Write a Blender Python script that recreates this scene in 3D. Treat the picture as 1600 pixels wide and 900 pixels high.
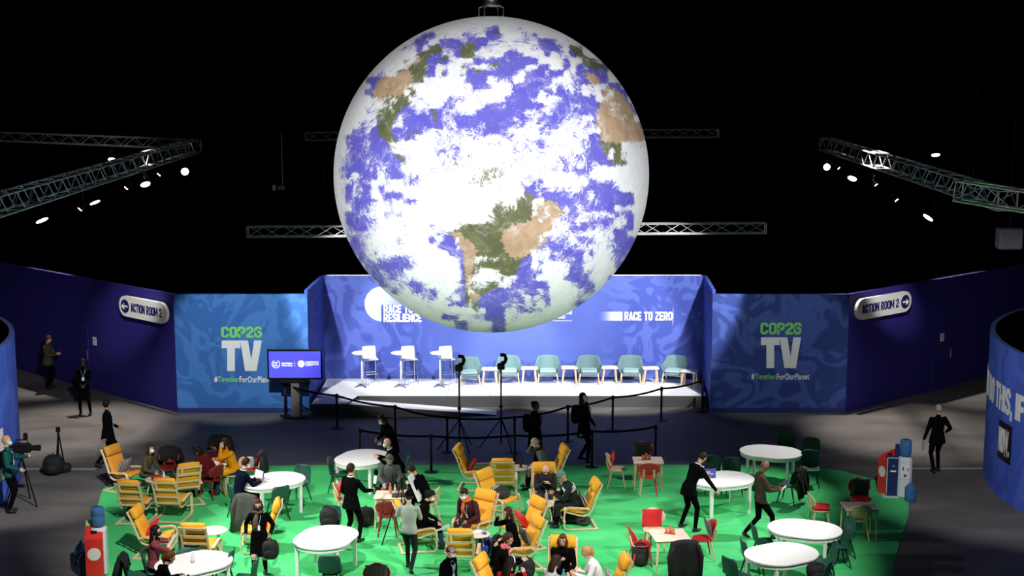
import bpy, bmesh, math, random
import numpy as np
from mathutils import Vector, Matrix, Euler
random.seed(4)
for _o in list(bpy.data.objects): bpy.data.objects.remove(_o)
SC = bpy.context.scene
COL = SC.collection
R = math.radians
PI = math.pi

# ------------------------------------------------------------------ camera
F = 2300.0; CH = 10.5; TILT = math.atan(375.0 / F)
cd = bpy.data.cameras.new('camera'); cam = bpy.data.objects.new('camera', cd); COL.objects.link(cam)
cam.location = (0, 0, CH); cam.rotation_euler = (PI / 2 - TILT, 0, 0)
cd.sensor_width = 36; cd.lens = F / 1600 * 36; cd.clip_end = 300
SC.camera = cam

def ray(px, py):
    a = TILT + math.atan((py - 450) / F)
    d = Vector(((px - 800) / F, 1, -(py - 450) / F))
    c, s = math.cos(TILT), math.sin(TILT)
    return Vector((d.x, d.y * c + d.z * s, -d.y * s + d.z * c))
def P(px, py, z=0.0):
    r = ray(px, py); t = (z - CH) / r.z
    return Vector((r.x * t, r.y * t, z))
def PD(px, py, D):                                   # point at ground distance D
    r = ray(px, py); t = D / r.y
    return Vector((r.x * t, D, CH + r.z * t))

# ------------------------------------------------------------------ world, exposure
SC.view_settings.view_transform = 'Standard'; SC.view_settings.look = 'None'
SC.view_settings.exposure = 0.0; SC.view_settings.gamma = 1.0
try: SC.view_settings.use_curve_mapping = False
except Exception: pass
W = bpy.data.worlds.new('dark_hall'); SC.world = W; W.use_nodes = True
bg = W.node_tree.nodes['Background']; bg.inputs[0].default_value = (0.25, 0.3, 0.6, 1); bg.inputs[1].default_value = 0.0012

# ------------------------------------------------------------------ lamps
def spot(name, loc, target, watt, size, blend=0.3, rad=0.12, color=(1, 1, 1)):
    l = bpy.data.lights.new(name, 'SPOT'); l.energy = watt; l.spot_size = R(size); l.spot_blend = blend
    l.shadow_soft_size = rad; l.color = color
    o = bpy.data.objects.new(name, l); COL.objects.link(o); o.location = loc
    d = Vector(target) - Vector(loc); o.rotation_euler = d.to_track_quat('-Z', 'Y').to_euler()
    return o
GC = Vector((0, 0, 0))
_gr = ray(768, 274.5).normalized(); GC = Vector((0, 0, CH)) + _gr * 32.95; GR = 3.5
# unseen spots from the camera side that light the globe
spot('globe_spot', (-2.5, 8.0, 11.5), GC, 13500, 15.6, 0.25, 0.15, (1.0, 0.99, 0.98))
spot('globe_spot', (3.0, 9.0, 9.0), GC + Vector((0, 0, -.3)), 9000, 16.6, 0.3, 0.15, (1.0, 1.0, 0.98))
for x, y, z in ((-15.0, 25.0, 9.5), (15.0, 25.0, 9.5), (0.0, 27.0, 15.6), (-9.0, 24.0, 3.9), (9.0, 24.0, 3.9)):  # added fill spots around the globe, only to brighten its rim
    d_ = (Vector((x, y, z)) - GC).length; spot('globe_rim_fill', (x, y, z), GC, 9.5 * d_ * d_, 1.96 * math.degrees(math.asin(3.5 / d_)), 0.1, 0.15, (1.0, 1.0, 1.0))
# stage wash
for x, tx, w in ((-7.0, -3.0, 1.0), (7.0, 3.2, 1.15), (-2.4, -2.0, .8), (2.8, 2.2, 0.8)):
    spot('stage_spot', (x, 37.4, 7.4), (tx, 44.2, 1.75), 3900 * w, 42.0, 0.3, 0.1, (1.0, 1.0, 0.98))
# light from the four sides over the carpet
CARP = ((-10.0, 30.0, 7.2, -2.5, 30.4, 2600, 56), (-10.0, 37.0, 7.2, -3.0, 32.5, 1500, 50), (10.0, 30.5, 7.2, 2.0, 29.8, 2000, 52),
        (10.0, 36.5, 7.2, 4.6, 33.6, 1300, 40), (-4.0, 22.0, 8.6, -5.8, 30.2, 3800, 42), (2.5, 22.0, 8.6, 0.2, 29.0, 3000, 36), (6.0, 22.5, 8.6, 4.6, 29.4, 2200, 34))
for x, y, z, tx, ty, w, s in CARP:
    spot('carpet_spot', (x, y, z), (tx, ty, 0), w * 1.4, s, 0.6, 0.09, (1.0, 0.99, 0.95))
# pools on the concrete aisles
_a = P(150, 668); spot('aisle_spot', (_a.x + 1, _a.y + 2.5, 9.5), (_a.x - .5, _a.y, 0), 5200, 40, 0.8, 0.15, (1.0, .93, .87))
_a = P(70, 600); spot('aisle_spot', (_a.x + 1, _a.y + 3, 9.5), (_a.x, _a.y, 0), 3600, 26, 0.6, 0.1, (1.0, .93, .87))
_a = P(1400, 672); spot('aisle_spot', (_a.x - 1, _a.y + 2.5, 9.5), (_a.x + .5, _a.y, 0), 5200, 40, 0.8, 0.15, (1.0, .93, .87))
_a = P(1520, 612); spot('aisle_spot', (_a.x - 1, _a.y + 3, 9.5), (_a.x, _a.y, 0), 3600, 28, 0.8, 0.1, (1.0, .93, .87))
# side walls and panels
spot('wall_spot', (-6.0, 33, 8.0), (-7.8, 41.8, 1.9), 4200, 27, 0.5, 0.1, (.9, 1.0, 1.0))
spot('wall_spot', (7.5, 33, 8.0), (7.8, 41.8, 1.9), 1350, 27, 0.5, 0.1, (.92, 1, 1))
spot('wall_spot', (-9.5, 36, 7.0), (-11.2, 43.0, 3.0), 2600, 19, 0.9, 0.1)
spot('wall_spot', (-12, 39.5, 8.0), (-15.2, 46.4, 3.3), 420, 44, 1.0, 0.1)
spot('wall_spot', (9.5, 36, 7.0), (11.2, 43.0, 3.15), 2600, 14, 0.9, 0.1)
spot('wall_spot', (-7.0, 27, 7.0), (-12.2, 34.5, 2.0), 3600, 50, 0.5, 0.1)
spot('wall_spot', (7.0, 25, 7.0), (12.0, 33.5, 2.2), 2300, 50, 0.5, 0.1)
# added fill spots, no real fixtures, that lift the trusses out of the dark
spot('truss_fill', (0, 20, 1.5), (0, 46, 6), 900, 60, 1.0, 0.2)
spot('truss_fill', (-14, 43, 4.5), (-14.5, 50, 7.6), 350, 60, 1.0, 0.1)
spot('truss_fill', (9.5, 22, 4.5), (11.5, 30, 7.5), 300, 34, 1.0, 0.1)

# ------------------------------------------------------------------ materials
MATS = {}
def mat(name, col, rough=0.6, metal=0.0, noise=0.0, scale=8.0, spec=0.5, emit=0.0, alpha=1.0, trans=0.0, stretch=None, bump=0.0):
    if name in MATS: return MATS[name]
    m = bpy.data.materials.new(name); m.use_nodes = True; nt = m.node_tree; b = nt.nodes['Principled BSDF']
    b.inputs['Base Color'].default_value = (*col, 1); b.inputs['Roughness'].default_value = rough
    b.inputs['Metallic'].default_value = metal; b.inputs['Specular IOR Level'].default_value = spec
    if emit: b.inputs['Emission Color'].default_value = (*col, 1); b.inputs['Emission Strength'].default_value = emit
    if trans: b.inputs['Transmission Weight'].default_value = trans; b.inputs['IOR'].default_value = 1.2
    if noise or bump:
        tc = nt.nodes.new('ShaderNodeTexCoord'); mp = nt.nodes.new('ShaderNodeMapping'); n = nt.nodes.new('ShaderNodeTexNoise')
        n.inputs['Scale'].default_value = scale; n.inputs['Detail'].default_value = 5
        if stretch: mp.inputs['Scale'].default_value = stretch
        nt.links.new(tc.outputs['Object'], mp.inputs[0]); nt.links.new(mp.outputs[0], n.inputs['Vector'])
    if noise:
        mx = nt.nodes.new('ShaderNodeMix'); mx.data_type = 'RGBA'
        mx.inputs['A'].default_value = (*[c * (1 - noise) for c in col], 1); mx.inputs['B'].default_value = (*[min(1, c * (1 + noise)) for c in col], 1)
        nt.links.new(n.outputs['Fac'], mx.inputs['Factor']); nt.links.new(mx.outputs['Result'], b.inputs['Base Color'])
    if bump:
        bp = nt.nodes.new('ShaderNodeBump'); bp.inputs['Strength'].default_value = bump
        nt.links.new(n.outputs['Fac'], bp.inputs['Height']); nt.links.new(bp.outputs[0], b.inputs['Normal'])
    MATS[name] = m; return m

def marble(name, a, b_, scale=0.55, plain=None, seed=0.0):
    """printed blue vinyl with marbled swirls; plain=(x0,x1): world x range where the print is plain"""
    m = bpy.data.materials.new(name); m.use_nodes = True; nt = m.node_tree; L = nt.links.new
    b = nt.nodes['Principled BSDF']; b.inputs['Roughness'].default_value = 0.7; b.inputs['Specular IOR Level'].default_value = .2
    tc = nt.nodes.new('ShaderNodeTexCoord'); mp = nt.nodes.new('ShaderNodeMapping'); mp.inputs['Location'].default_value = (seed, seed * .7, seed * .3)
    L(tc.outputs['Object'], mp.inputs[0])
    w1 = nt.nodes.new('ShaderNodeTexNoise'); w1.inputs['Scale'].default_value = scale * .8; w1.inputs['Detail'].default_value = 1.5
    L(mp.outputs[0], w1.inputs['Vector'])
    sc = nt.nodes.new('ShaderNodeVectorMath'); sc.operation = 'SCALE'; sc.inputs['Scale'].default_value = 5.0
    L(w1.outputs['Color'], sc.inputs[0])
    ad = nt.nodes.new('ShaderNodeVectorMath'); ad.operation = 'ADD'; L(mp.outputs[0], ad.inputs[0]); L(sc.outputs[0], ad.inputs[1])
    n = nt.nodes.new('ShaderNodeTexNoise'); n.inputs['Scale'].default_value = scale * 1.3; n.inputs['Detail'].default_value = 3; L(ad.outputs[0], n.inputs['Vector'])
    mu = nt.nodes.new('ShaderNodeMath'); mu.operation = 'MULTIPLY'; mu.inputs[1].default_value = 5.5; L(n.outputs['Fac'], mu.inputs[0])
    pp = nt.nodes.new('ShaderNodeMath'); pp.operation = 'PINGPONG'; pp.inputs[1].default_value = .5; L(mu.outputs[0], pp.inputs[0])
    cr = nt.nodes.new('ShaderNodeValToRGB'); e = cr.color_ramp.elements; e[0].position = .20; e[0].color = (*b_, 1); e[1].position = .34; e[1].color = (*a, 1)
    L(pp.outputs[0], cr.inputs[0])
    out = cr.outputs[0]
    if plain:
        sx = nt.nodes.new('ShaderNodeSeparateXYZ'); L(tc.outputs['Object'], sx.inputs[0])
        m1 = nt.nodes.new('ShaderNodeMapRange'); m1.inputs['From Min'].default_value = plain[0]; m1.inputs['From Max'].default_value = plain[0] + 1.3; L(sx.outputs[0], m1.inputs[0])
        m2 = nt.nodes.new('ShaderNodeMapRange'); m2.inputs['From Min'].default_value = plain[1]; m2.inputs['From Max'].default_value = plain[1] - 1.3; L(sx.outputs[0], m2.inputs[0])
        mm = nt.nodes.new('ShaderNodeMath'); mm.operation = 'MULTIPLY'; L(m1.outputs[0], mm.inputs[0]); L(m2.outputs[0], mm.inputs[1])
        mx = nt.nodes.new('ShaderNodeMix'); mx.data_type = 'RGBA'; L(mm.outputs[0], mx.inputs['Factor']); L(out, mx.inputs['A']); mx.inputs['B'].default_value = (*a, 1)
        out = mx.outputs['Result']
    L(out, b.inputs['Base Color'])
    return m

M_WHITE = mat('white_laminate', (.86, .84, .83), .45)
M_BLACK = mat('black_plastic', (.006, .006, .007), .5, spec=.2)
M_BLKF = mat('black_fabric', (.004, .004, .005), 1.0, noise=.5, scale=20, spec=.03)
M_STEEL = mat('chrome_steel', (.7, .7, .72), .25, 1.0)
M_ALU = mat('truss_aluminium', (.62, .62, .6), .45, .6)
M_WOOD = mat('birch_wood', (.72, .52, .33), .5, noise=.22, scale=6, stretch=(1, 1, 8))
M_WOODT = mat('birch_top', (.80, .62, .50), .5, noise=.12, scale=5, stretch=(1, 9, 1))
M_YEL = mat('mustard_fabric', (.80, .37, .02), .85, noise=.15, scale=30, bump=.2)
M_YELB = mat('mustard_fabric_underside', (.52, .27, .03), .85, noise=.15, scale=30)
M_GRN = mat('dark_green_shell', (.012, .075, .055), .55)
M_GRNL = mat('dark_green_leg', (.010, .04, .03), .5)
M_REDP = mat('red_shell', (.62, .02, .03), .5)
M_REDF = mat('red_fabric', (.80, .03, .04), .8, noise=.2, scale=25)
M_DKRED = mat('dark_red_fabric', (.10, .008, .01), .9)
M_TEAL = mat('teal_fabric', (.135, .235, .25), .85, noise=.12, scale=40)
M_TEALC = mat('light_teal_cushion', (.32, .46, .47), .85)
M_CHAR = mat('charcoal_fabric', (.035, .037, .04), .9)
M_STAGE = mat('stage_white', (.80, .82, .82), .5)
M_RISER = mat('stage_riser_black', (.075, .075, .08), .6)
M_NAVY = mat('navy_print', (.012, .012, .12), .5)
M_PAPER = mat('white_paper', (.8, .8, .8), .6)
M_LENS = mat("lamp_lens", (1, 1, 1), .3, emit=14)
M_BLUEB = mat('water_bottle_blue', (.10, .25, .55), .08, trans=.55)
M_GREYP = mat('dispenser_grey', (.55, .57, .62), .4)

# ------------------------------------------------------------------ mesh builder
class MB:
    def __init__(s): s.v = []; s.f = []; s.m = []
    def add(s, vs, fs, mi=0):
        o = len(s.v); s.v += [tuple(v) for v in vs]; s.f += [tuple(i + o for i in f) for f in fs]; s.m += [mi] * len(fs)
    def box(s, c, d, rot=None, mi=0, taper=1.0):
        x, y, z = d[0] / 2, d[1] / 2, d[2] / 2; t = taper
        vs = [Vector(p) for p in ((-x * t, -y * t, -z), (x * t, -y * t, -z), (x * t, y * t, -z), (-x * t, y * t, -z), (-x, -y, z), (x, -y, z), (x, y, z), (-x, y, z))]
        if rot is not None:
            e = rot if isinstance(rot, Matrix) else Euler(rot).to_matrix()
            vs = [e @ v for v in vs]
        c = Vector(c); s.add([v + c for v in vs], ((0, 3, 2, 1), (4, 5, 6, 7), (0, 1, 5, 4), (1, 2, 6, 5), (2, 3, 7, 6), (3, 0, 4, 7)), mi)
    def bbox(s, c, d, bev=.01, mi=0):                # bevelled slab (vertical edges and rims)
        x, y, z = d[0] / 2, d[1] / 2, d[2] / 2; b = bev
        def ring(ix, zz):
            X, Y = x - ix, y - ix
            return [(c[0] + a, c[1] + e, c[2] + zz) for a, e in ((-X + b, -Y), (X - b, -Y), (X, -Y + b), (X, Y - b), (X - b, Y), (-X + b, Y), (-X, Y - b), (-X, -Y + b))]
        s.loft([ring(b, -z), ring(0, -z + b), ring(0, z - b), ring(b, z)], mi)
    def loft(s, rings, mi=0, cap=True, closed=True):
        n = len(rings[0]); vs = [p for r in rings for p in r]; fs = []
        for i in range(len(rings) - 1):
            for j in range(n if closed else n - 1):
                k = (j + 1) % n; fs.append((i * n + j, i * n + k, (i + 1) * n + k, (i + 1) * n + j))
        if cap and closed: fs.append(tuple(range(n - 1, -1, -1))); fs.append(tuple((len(rings) - 1) * n + j for j in range(n)))
        s.add(vs, fs, mi)
    def tube(s, pts, r, n=8, mi=0, flat=None, up=None):
        """tube along pts; r scalar or list; flat=(a,b): rectangular/elliptic radii (side, other)"""
        pts = [Vector(p) for p in pts]; k = len(pts)
        rr = [r] * k if not isinstance(r, (list, tuple)) else r
        rings = []; prev = None
        for i, p in enumerate(pts):
            t = (pts[min(i + 1, k - 1)] - pts[max(i - 1, 0)])
            if t.length < 1e-9: t = Vector((0, 0, 1))
            t.normalize()
            if up is not None: a = Vector(up)
            elif prev is not None: a = prev
            else: a = Vector((1, 0, 0)) if abs(t.x) < .9 else Vector((0, 1, 0))
            a = a - t * a.dot(t)
            if a.length < 1e-6: a = Vector((0, 1, 0)) - t * t.y
            a.normalize(); b = t.cross(a); prev = a
            ra, rb = (rr[i] if isinstance(rr[i], (list, tuple)) else (rr[i], rr[i]))
            if flat: ra, rb = flat
            if n == 4: rings.append([p + a * (ra * sx) + b * (rb * sy) for sx, sy in ((-1, -1), (1, -1), (1, 1), (-1, 1))])
            else: rings.append([p + a * (ra * math.cos(2 * PI * j / n)) + b * (rb * math.sin(2 * PI * j / n)) for j in range(n)])
        s.loft(rings, mi)
    def sphere(s, c, r, n=12, m=8, mi=0, fn=None):
        if not isinstance(r, (list, tuple)): r = (r, r, r)
        rings = []
        for i in range(m + 1):
            th = PI * (0.02 + .96 * i / m)
            rings.append([(c[0] + r[0] * math.sin(th) * math.cos(2 * PI * j / n), c[1] + r[1] * math.sin(th) * math.sin(2 * PI * j / n), c[2] - r[2] * math.cos(th)) for j in range(n)])
        if fn: rings = [[fn(Vector(p)) for p in rg] for rg in rings]
        s.loft(rings, mi)
    def lathe(s, prof, c=(0, 0, 0), n=16, mi=0):
        s.loft([[(c[0] + r * math.cos(2 * PI * j / n), c[1] + r * math.sin(2 * PI * j / n), c[2] + z) for j in range(n)] for r, z in prof], mi)
    def prism(s, poly, z0, z1, mi=0):
        s.loft([[(x, y, z0) for x, y in poly], [(x, y, z1) for x, y in poly]], mi)
    def sheet(s, grid, th, mi=0):
        """grid[i][j] of Vectors -> thick closed sheet"""
        n, m = len(grid), len(grid[0]); g = [[Vector(p) for p in r] for r in grid]
        def nrm(i, j):
            a = g[min(i + 1, n - 1)][j] - g[max(i - 1, 0)][j]; b = g[i][min(j + 1, m - 1)] - g[i][max(j - 1, 0)]
            c = a.cross(b); return c.normalized() if c.length > 1e-9 else Vector((0, 0, 1))
        top = [g[i][j] for i in range(n) for j in range(m)]; bot = [g[i][j] - nrm(i, j) * th for i in range(n) for j in range(m)]
        N = n * m; fs = []
        for i in range(n - 1):
            for j in range(m - 1):
                a, b, c, d = i * m + j, i * m + j + 1, (i + 1) * m + j + 1, (i + 1) * m + j
                fs.append((a, d, c, b)); fs.append((a + N, b + N, c + N, d + N))
        bd = [(0, j) for j in range(m)] + [(i, m - 1) for i in range(1, n)] + [(n - 1, j) for j in range(m - 2, -1, -1)] + [(i, 0) for i in range(n - 2, 0, -1)]
        for q in range(len(bd)):
            a = bd[q][0] * m + bd[q][1]; e = bd[(q + 1) % len(bd)]; b = e[0] * m + e[1]
            fs.append((a, b, b + N, a + N))
        s.add(top + bot, fs, mi)
    def build(s, name, mats, parent=None, smooth=False, loc=None):
        me = bpy.data.meshes.new(name); me.from_pydata(s.v, [], s.f)
        for m_ in (mats if isinstance(mats, (list, tuple)) else [mats]): me.materials.append(m_)
        me.polygons.foreach_set('material_index', s.m)
        if smooth: me.polygons.foreach_set('use_smooth', [True] * len(s.f))
        me.update()
        o = bpy.data.objects.new(name, me); COL.objects.link(o)
        if parent: o.parent = parent
        if loc is not None: o.location = loc
        return o

def tag(o, label=None, cat=None, group=None, kind=None):
    if label: o['label'] = label
    if cat: o['category'] = cat
    if group: o['group'] = group
    if kind: o['kind'] = kind
    return o
def empty(name, loc, head=0.0, label=None, cat=None, group=None):
    o = bpy.data.objects.new(name, None); COL.objects.link(o); o.location = loc; o.rotation_euler = (0, 0, -R(head)); o.empty_display_size = .1
    return tag(o, label, cat, group)
def copy_tree(o, parent=None):
    c = o.copy(); COL.objects.link(c)
    if parent: c.parent = parent
    for ch in list(o.children): copy_tree(ch, c)
    return c
def struct(o): o['kind'] = 'structure'; return o
PROTO = {}
def place(kind, builder, loc, head, label, cat, group=None):
    """first use builds the thing, later uses copy it and its parts"""
    if kind not in PROTO: o = builder(); PROTO[kind] = o
    else: o = copy_tree(PROTO[kind])
    o.location = loc; o.rotation_euler = (0, 0, -R(head)); tag(o, label, cat, group)
    if not group and 'group' in o: del o['group']
    return o
def local(o, p):                                     # point in a thing's frame -> world
    c, s = math.cos(o.rotation_euler[2]), math.sin(o.rotation_euler[2])
    return Vector((o.location.x + p[0] * c - p[1] * s, o.location.y + p[0] * s + p[1] * c, o.location.z + p[2]))
def headof(o): return -math.degrees(o.rotation_euler[2])
def text(txt, name, material, w, h, parent, loc, rot=(PI / 2, 0, 0), bold=.02, depth=.006, anchor='l'):
    """raised lettering fitted to width w and height h; loc = left end of the baseline in the parent's frame"""
    cu = bpy.data.curves.new(name, 'FONT'); cu.body = txt; cu.size = 1; cu.offset = bold; cu.extrude = .01; cu.resolution_u = 3; cu.space_character = 1.06
    t = bpy.data.objects.new(name, cu); COL.objects.link(t)
    dg = bpy.context.evaluated_depsgraph_get(); me = bpy.data.meshes.new_from_object(t.evaluated_get(dg))
    bpy.data.objects.remove(t); bpy.data.curves.remove(cu)
    n = len(me.vertices); co = np.empty(n * 3, 'f'); me.vertices.foreach_get('co', co); co = co.reshape(-1, 3)
    mn, mx = co.min(0), co.max(0); co[:, 0] = (co[:, 0] - mn[0]) / (mx[0] - mn[0]) * w; co[:, 1] = (co[:, 1] - mn[1]) / (mx[1] - mn[1]) * h
    co[:, 2] = (co[:, 2] - mn[2]) / (mx[2] - mn[2]) * depth
    me.vertices.foreach_set('co', co.ravel()); me.materials.clear(); me.materials.append(material); me.update(); me.name = name
    o = bpy.data.objects.new(name, me); COL.objects.link(o); o.parent = parent; o.location = loc; o.rotation_euler = rot
    return o

l_, r_0, b_0, T_0, c_0 = .1, .5, .1, .9, .1
_P = [(.1, 0), (.1, .9), (.4, .9), (.5, .8), (.5, .55), (.4, .45), (.1, .45)]
GLY = {'A': (.6, [[(.09, 0), (.26, .9), (.34, .9), (.51, 0)], [(.17, .24), (.43, .24)]]), 'C': (.6, [[(.5, .63), (.5, .8), (.4, .9), (.2, .9), (.1, .8), (.1, .2), (.2, .1), (.4, .1), (.5, .2), (.5, .37)]]),
       'O': (.6, [[(.3, .9), (.2, .9), (.1, .8), (.1, .2), (.2, .1), (.4, .1), (.5, .2), (.5, .8), (.4, .9), (.3, .9)]]), 'P': (.6, [_P]), 'R': (.62, [_P, [(.3, .5), (.52, 0)]]), '2': (.6, [[(.1, .66), (.1, .8), (.2, .9), (.4, .9), (.5, .8), (.5, .6), (.11, .22), (.11, .1), (.6, .1)]]),
       '6': (.6, [[(.5, .72), (.5, .8), (.4, .9), (.2, .9), (.1, .8), (.1, .2), (.2, .1), (.4, .1), (.5, .2), (.5, .44), (.4, .54), (.1, .54)]]), 'E': (.55, [[(.55, .9), (.1, .9), (.1, .1), (.55, .1)], [(.1, .5), (.48, .5)]]), 'F': (.55, [[(.55, .9), (.1, .9), (.1, 0)], [(.1, .48), (.46, .48)]]),
       'T': (.6, [[(0, .9), (.6, .9)], [(.3, .9), (.3, 0)]]), 'Z': (.6, [[(.03, .9), (.5, .9), (.5, .82), (.1, .18), (.1, .1), (.59, .1)]]), 'S': (.6, [[(.5, .68), (.5, .8), (.4, .9), (.2, .9), (.1, .8), (.1, .64), (.5, .38), (.5, .2), (.4, .1), (.2, .1), (.1, .2), (.1, .32)]]), 'I': (.2, [[(.1, 0), (.1, 1)]]),
       'L': (.52, [[(.1, 1), (.1, .1), (.52, .1)]]), 'N': (.64, [[(.1, 0), (.1, 1)], [(.54, 0), (.54, 1)], [(.12, .95), (.52, .05)]]), 'D': (.6, [[(.1, .5), (.1, .9), (.4, .9), (.5, .8), (.5, .2), (.4, .1), (.1, .1), (.1, .5)]]), 'H': (.6, [[(.1, 0), (.1, 1)], [(.5, 0), (.5, 1)], [(.1, .5), (.5, .5)]]),
       'W': (.95, [[(.08, 1), (.26, .08), (.475, .9), (.69, .08), (.87, 1)]]), 'M': (.8, [[(.1, 0), (.1, 1)], [(.7, 0), (.7, 1)], [(.13, .95), (.4, .3), (.67, .95)]]), ',': (.2, [[(.1, .2), (.08, -.16)]]), '.': (.2, [[(.1, 0), (.1, .2)]]), ' ': (.28, [])}
def btext(txt, name, material, w, h, parent, loc, rot=(PI / 2, 0, 0), bold=0, depth=.006):
    '''heavy condensed lettering built from mitred strokes, fitted to width w and cap height h'''
    mb = MB(); x = 0.0; t = .105; k = 0
    for ch in txt:
        gw, strokes = GLY[ch]
        for st_ in strokes:
            n = len(st_); closed = st_[0] == st_[-1]; L, R_ = [], []; k += 1
            for i, (px_, py_) in enumerate(st_):
                a = st_[i - 1] if i > 0 else (st_[-2] if closed else None); b = st_[i + 1] if i < n - 1 else (st_[1] if closed else None)
                d1 = Vector((px_ - a[0], py_ - a[1])).normalized() if a else None; d2 = Vector((b[0] - px_, b[1] - py_)).normalized() if b else None
                d1 = d1 or d2; d2 = d2 or d1; n1 = Vector((-d1.y, d1.x)); n2 = Vector((-d2.y, d2.x)); mt = (n1 + n2); mt = mt.normalized() if mt.length > .3 else n1
                s_ = min(1.5, 1 / max(.5, mt.dot(n1))) * t; L.append((px_ + mt.x * s_, py_ + mt.y * s_)); R_.append((px_ - mt.x * s_, py_ - mt.y * s_))
            z0 = 0.0; z1 = 1.0 + .02 * (k % 2)
            mb.loft([[(x + L[i][0], L[i][1], z1), (x + R_[i][0], R_[i][1], z1), (x + R_[i][0], R_[i][1], z0), (x + L[i][0], L[i][1], z0)] for i in range(n)])
        x += gw + .055
    x -= .055; mb.v = [(a / x * w, b * h, c * depth) for a, b, c in mb.v]
    o = mb.build(name, material, parent); o.location = loc; o.rotation_euler = rot; return o

# ================================================================== SETTING
def concrete():
    m = bpy.data.materials.new('concrete_floor'); m.use_nodes = True; nt = m.node_tree; L = nt.links.new; b = nt.nodes['Principled BSDF']
    b.inputs['Roughness'].default_value = .6; b.inputs['Specular IOR Level'].default_value = .25
    tc = nt.nodes.new('ShaderNodeTexCoord'); mp = nt.nodes.new('ShaderNodeMapping'); mp.inputs['Scale'].default_value = (.35, .8, 1)
    L(tc.outputs['Object'], mp.inputs[0])
    n = nt.nodes.new('ShaderNodeTexNoise'); n.inputs['Scale'].default_value = 1.2; n.inputs['Detail'].default_value = 8; n.inputs['Distortion'].default_value = .6; L(mp.outputs[0], n.inputs['Vector'])
    cr = nt.nodes.new('ShaderNodeValToRGB'); e = cr.color_ramp.elements; e[0].position = .3; e[0].color = (.085, .078, .072, 1); e[1].position = .7; e[1].color = (.155, .142, .132, 1); L(n.outputs['Fac'], cr.inputs[0])
    L(cr.outputs[0], b.inputs['Base Color'])
    r = nt.nodes.new('ShaderNodeMapRange'); r.inputs['To Min'].default_value = .5; r.inputs['To Max'].default_value = .7; L(n.outputs['Fac'], r.inputs[0]); L(r.outputs[0], b.inputs['Roughness'])
    return m
m = MB(); m.box((0, 28, -.1), (80, 84, .2)); struct(m.build('floor', concrete()))
M_DARK = mat('black_drape', (.0015, .0015, .002), 1.0, spec=0.0)
m = MB(); m.box((0, 28, 16.1), (80, 84, .2)); struct(m.build('ceiling', M_DARK))
m = MB(); m.box((0, 70.1, 8), (80, .2, 16)); struct(m.build('wall_back', M_DARK))
m = MB(); m.box((-40.1, 28, 8), (.2, 84, 16)); struct(m.build('wall_left', M_DARK))
m = MB(); m.box((40.1, 28, 8), (.2, 84, 16)); struct(m.build('wall_right', M_DARK))
m = MB(); m.box((0, -14.1, 8), (80, .2, 16)); struct(m.build('wall_front', M_DARK))
# pale expansion strips in the concrete
m = MB()
a, b = P(1425, 732), P(1545, 729); m.box(((a.x + b.x) / 2, a.y, .004), (b.x - a.x, .10, .012)); m1 = m.build('trim_1', mat('floor_strip', (.33, .31, .29), .6)); struct(m1)
m = MB(); a, b = P(-20, 733), P(150, 733); m.box(((a.x + b.x) / 2, a.y, .004), (b.x - a.x, .10, .012)); struct(m.build('trim_2', mat('floor_strip', (0, 0, 0))))

# green carpet
def carpet_mat():
    m = bpy.data.materials.new('green_carpet'); m.use_nodes = True; nt = m.node_tree; L = nt.links.new; b = nt.nodes['Principled BSDF']
    b.inputs['Roughness'].default_value = .95; b.inputs['Specular IOR Level'].default_value = .1
    tc = nt.nodes.new('ShaderNodeTexCoord'); n = nt.nodes.new('ShaderNodeTexNoise'); n.inputs['Scale'].default_value = .7; n.inputs['Detail'].default_value = 6
    L(tc.outputs['Object'], n.inputs['Vector'])
    cr = nt.nodes.new('ShaderNodeValToRGB'); e = cr.color_ramp.elements; e[0].color = (.055, .47, .14, 1); e[1].color = (.085, .56, .19, 1); e[0].position = .35; e[1].position = .65
    L(n.outputs['Fac'], cr.inputs[0]); L(cr.outputs[0], b.inputs['Base Color']); return m
edge = [(128, 900), (140, 850), (150, 800), (160, 765), (200, 742), (270, 731), (360, 728.5), (500, 727.5), (800, 727), (1100, 727), (1250, 728), (1310, 735), (1360, 748), (1400, 765), (1419, 785), (1420, 805), (1405, 850), (1393, 900)]
pl = [P(x, y) for x, y in edge]; pl = [(p.x, p.y) for p in pl]
pl = pl + [(7.2, 26.0), (6.0, 24.5), (-6.0, 24.5), (-7.6, 26.0)]
m = MB(); m.prism(pl[::-1], 0.0, .012); o = m.build('carpet', carpet_mat()); tag(o, 'bright green event carpet under the cafe tables and chairs', 'carpet')

# ---- blue walls
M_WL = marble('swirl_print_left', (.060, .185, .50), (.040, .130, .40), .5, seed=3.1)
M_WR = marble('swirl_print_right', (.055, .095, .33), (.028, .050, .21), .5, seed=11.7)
M_WS = marble('swirl_print_stage', (.095, .140, .50), (.060, .090, .40), .55, plain=(-3.4, 3.6), seed=6.3)
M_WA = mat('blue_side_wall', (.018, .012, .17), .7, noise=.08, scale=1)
M_WD = marble('swirl_print_drum', (.075, .14, .60), (.055, .105, .50), .35, seed=21)
WH = 3.5; DP = 41.8; DB = 44.7; SZ = 0.36
XL, XR = -9.75, 9.72
def slab(name, a, b, z0, z1, th, material, d=1):
    """upright wall from a to b (ground points), thickness away from the camera"""
    a, b = Vector((*a, 0)), Vector((*b, 0)); L_ = (b - a).length; an = math.atan2(b.y - a.y, b.x - a.x)
    m = MB(); m.box((L_ / 2, th / 2 * d, (z0 + z1) / 2), (L_, th, z1 - z0)); o = m.build(name, material); o.location = a; o.rotation_euler = (0, 0, an); return struct(o)
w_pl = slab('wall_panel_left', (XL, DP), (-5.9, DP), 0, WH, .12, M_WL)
w_pr = slab('wall_panel_right', (5.78, DP), (XR, DP), 0, WH, .12, M_WR)
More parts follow.
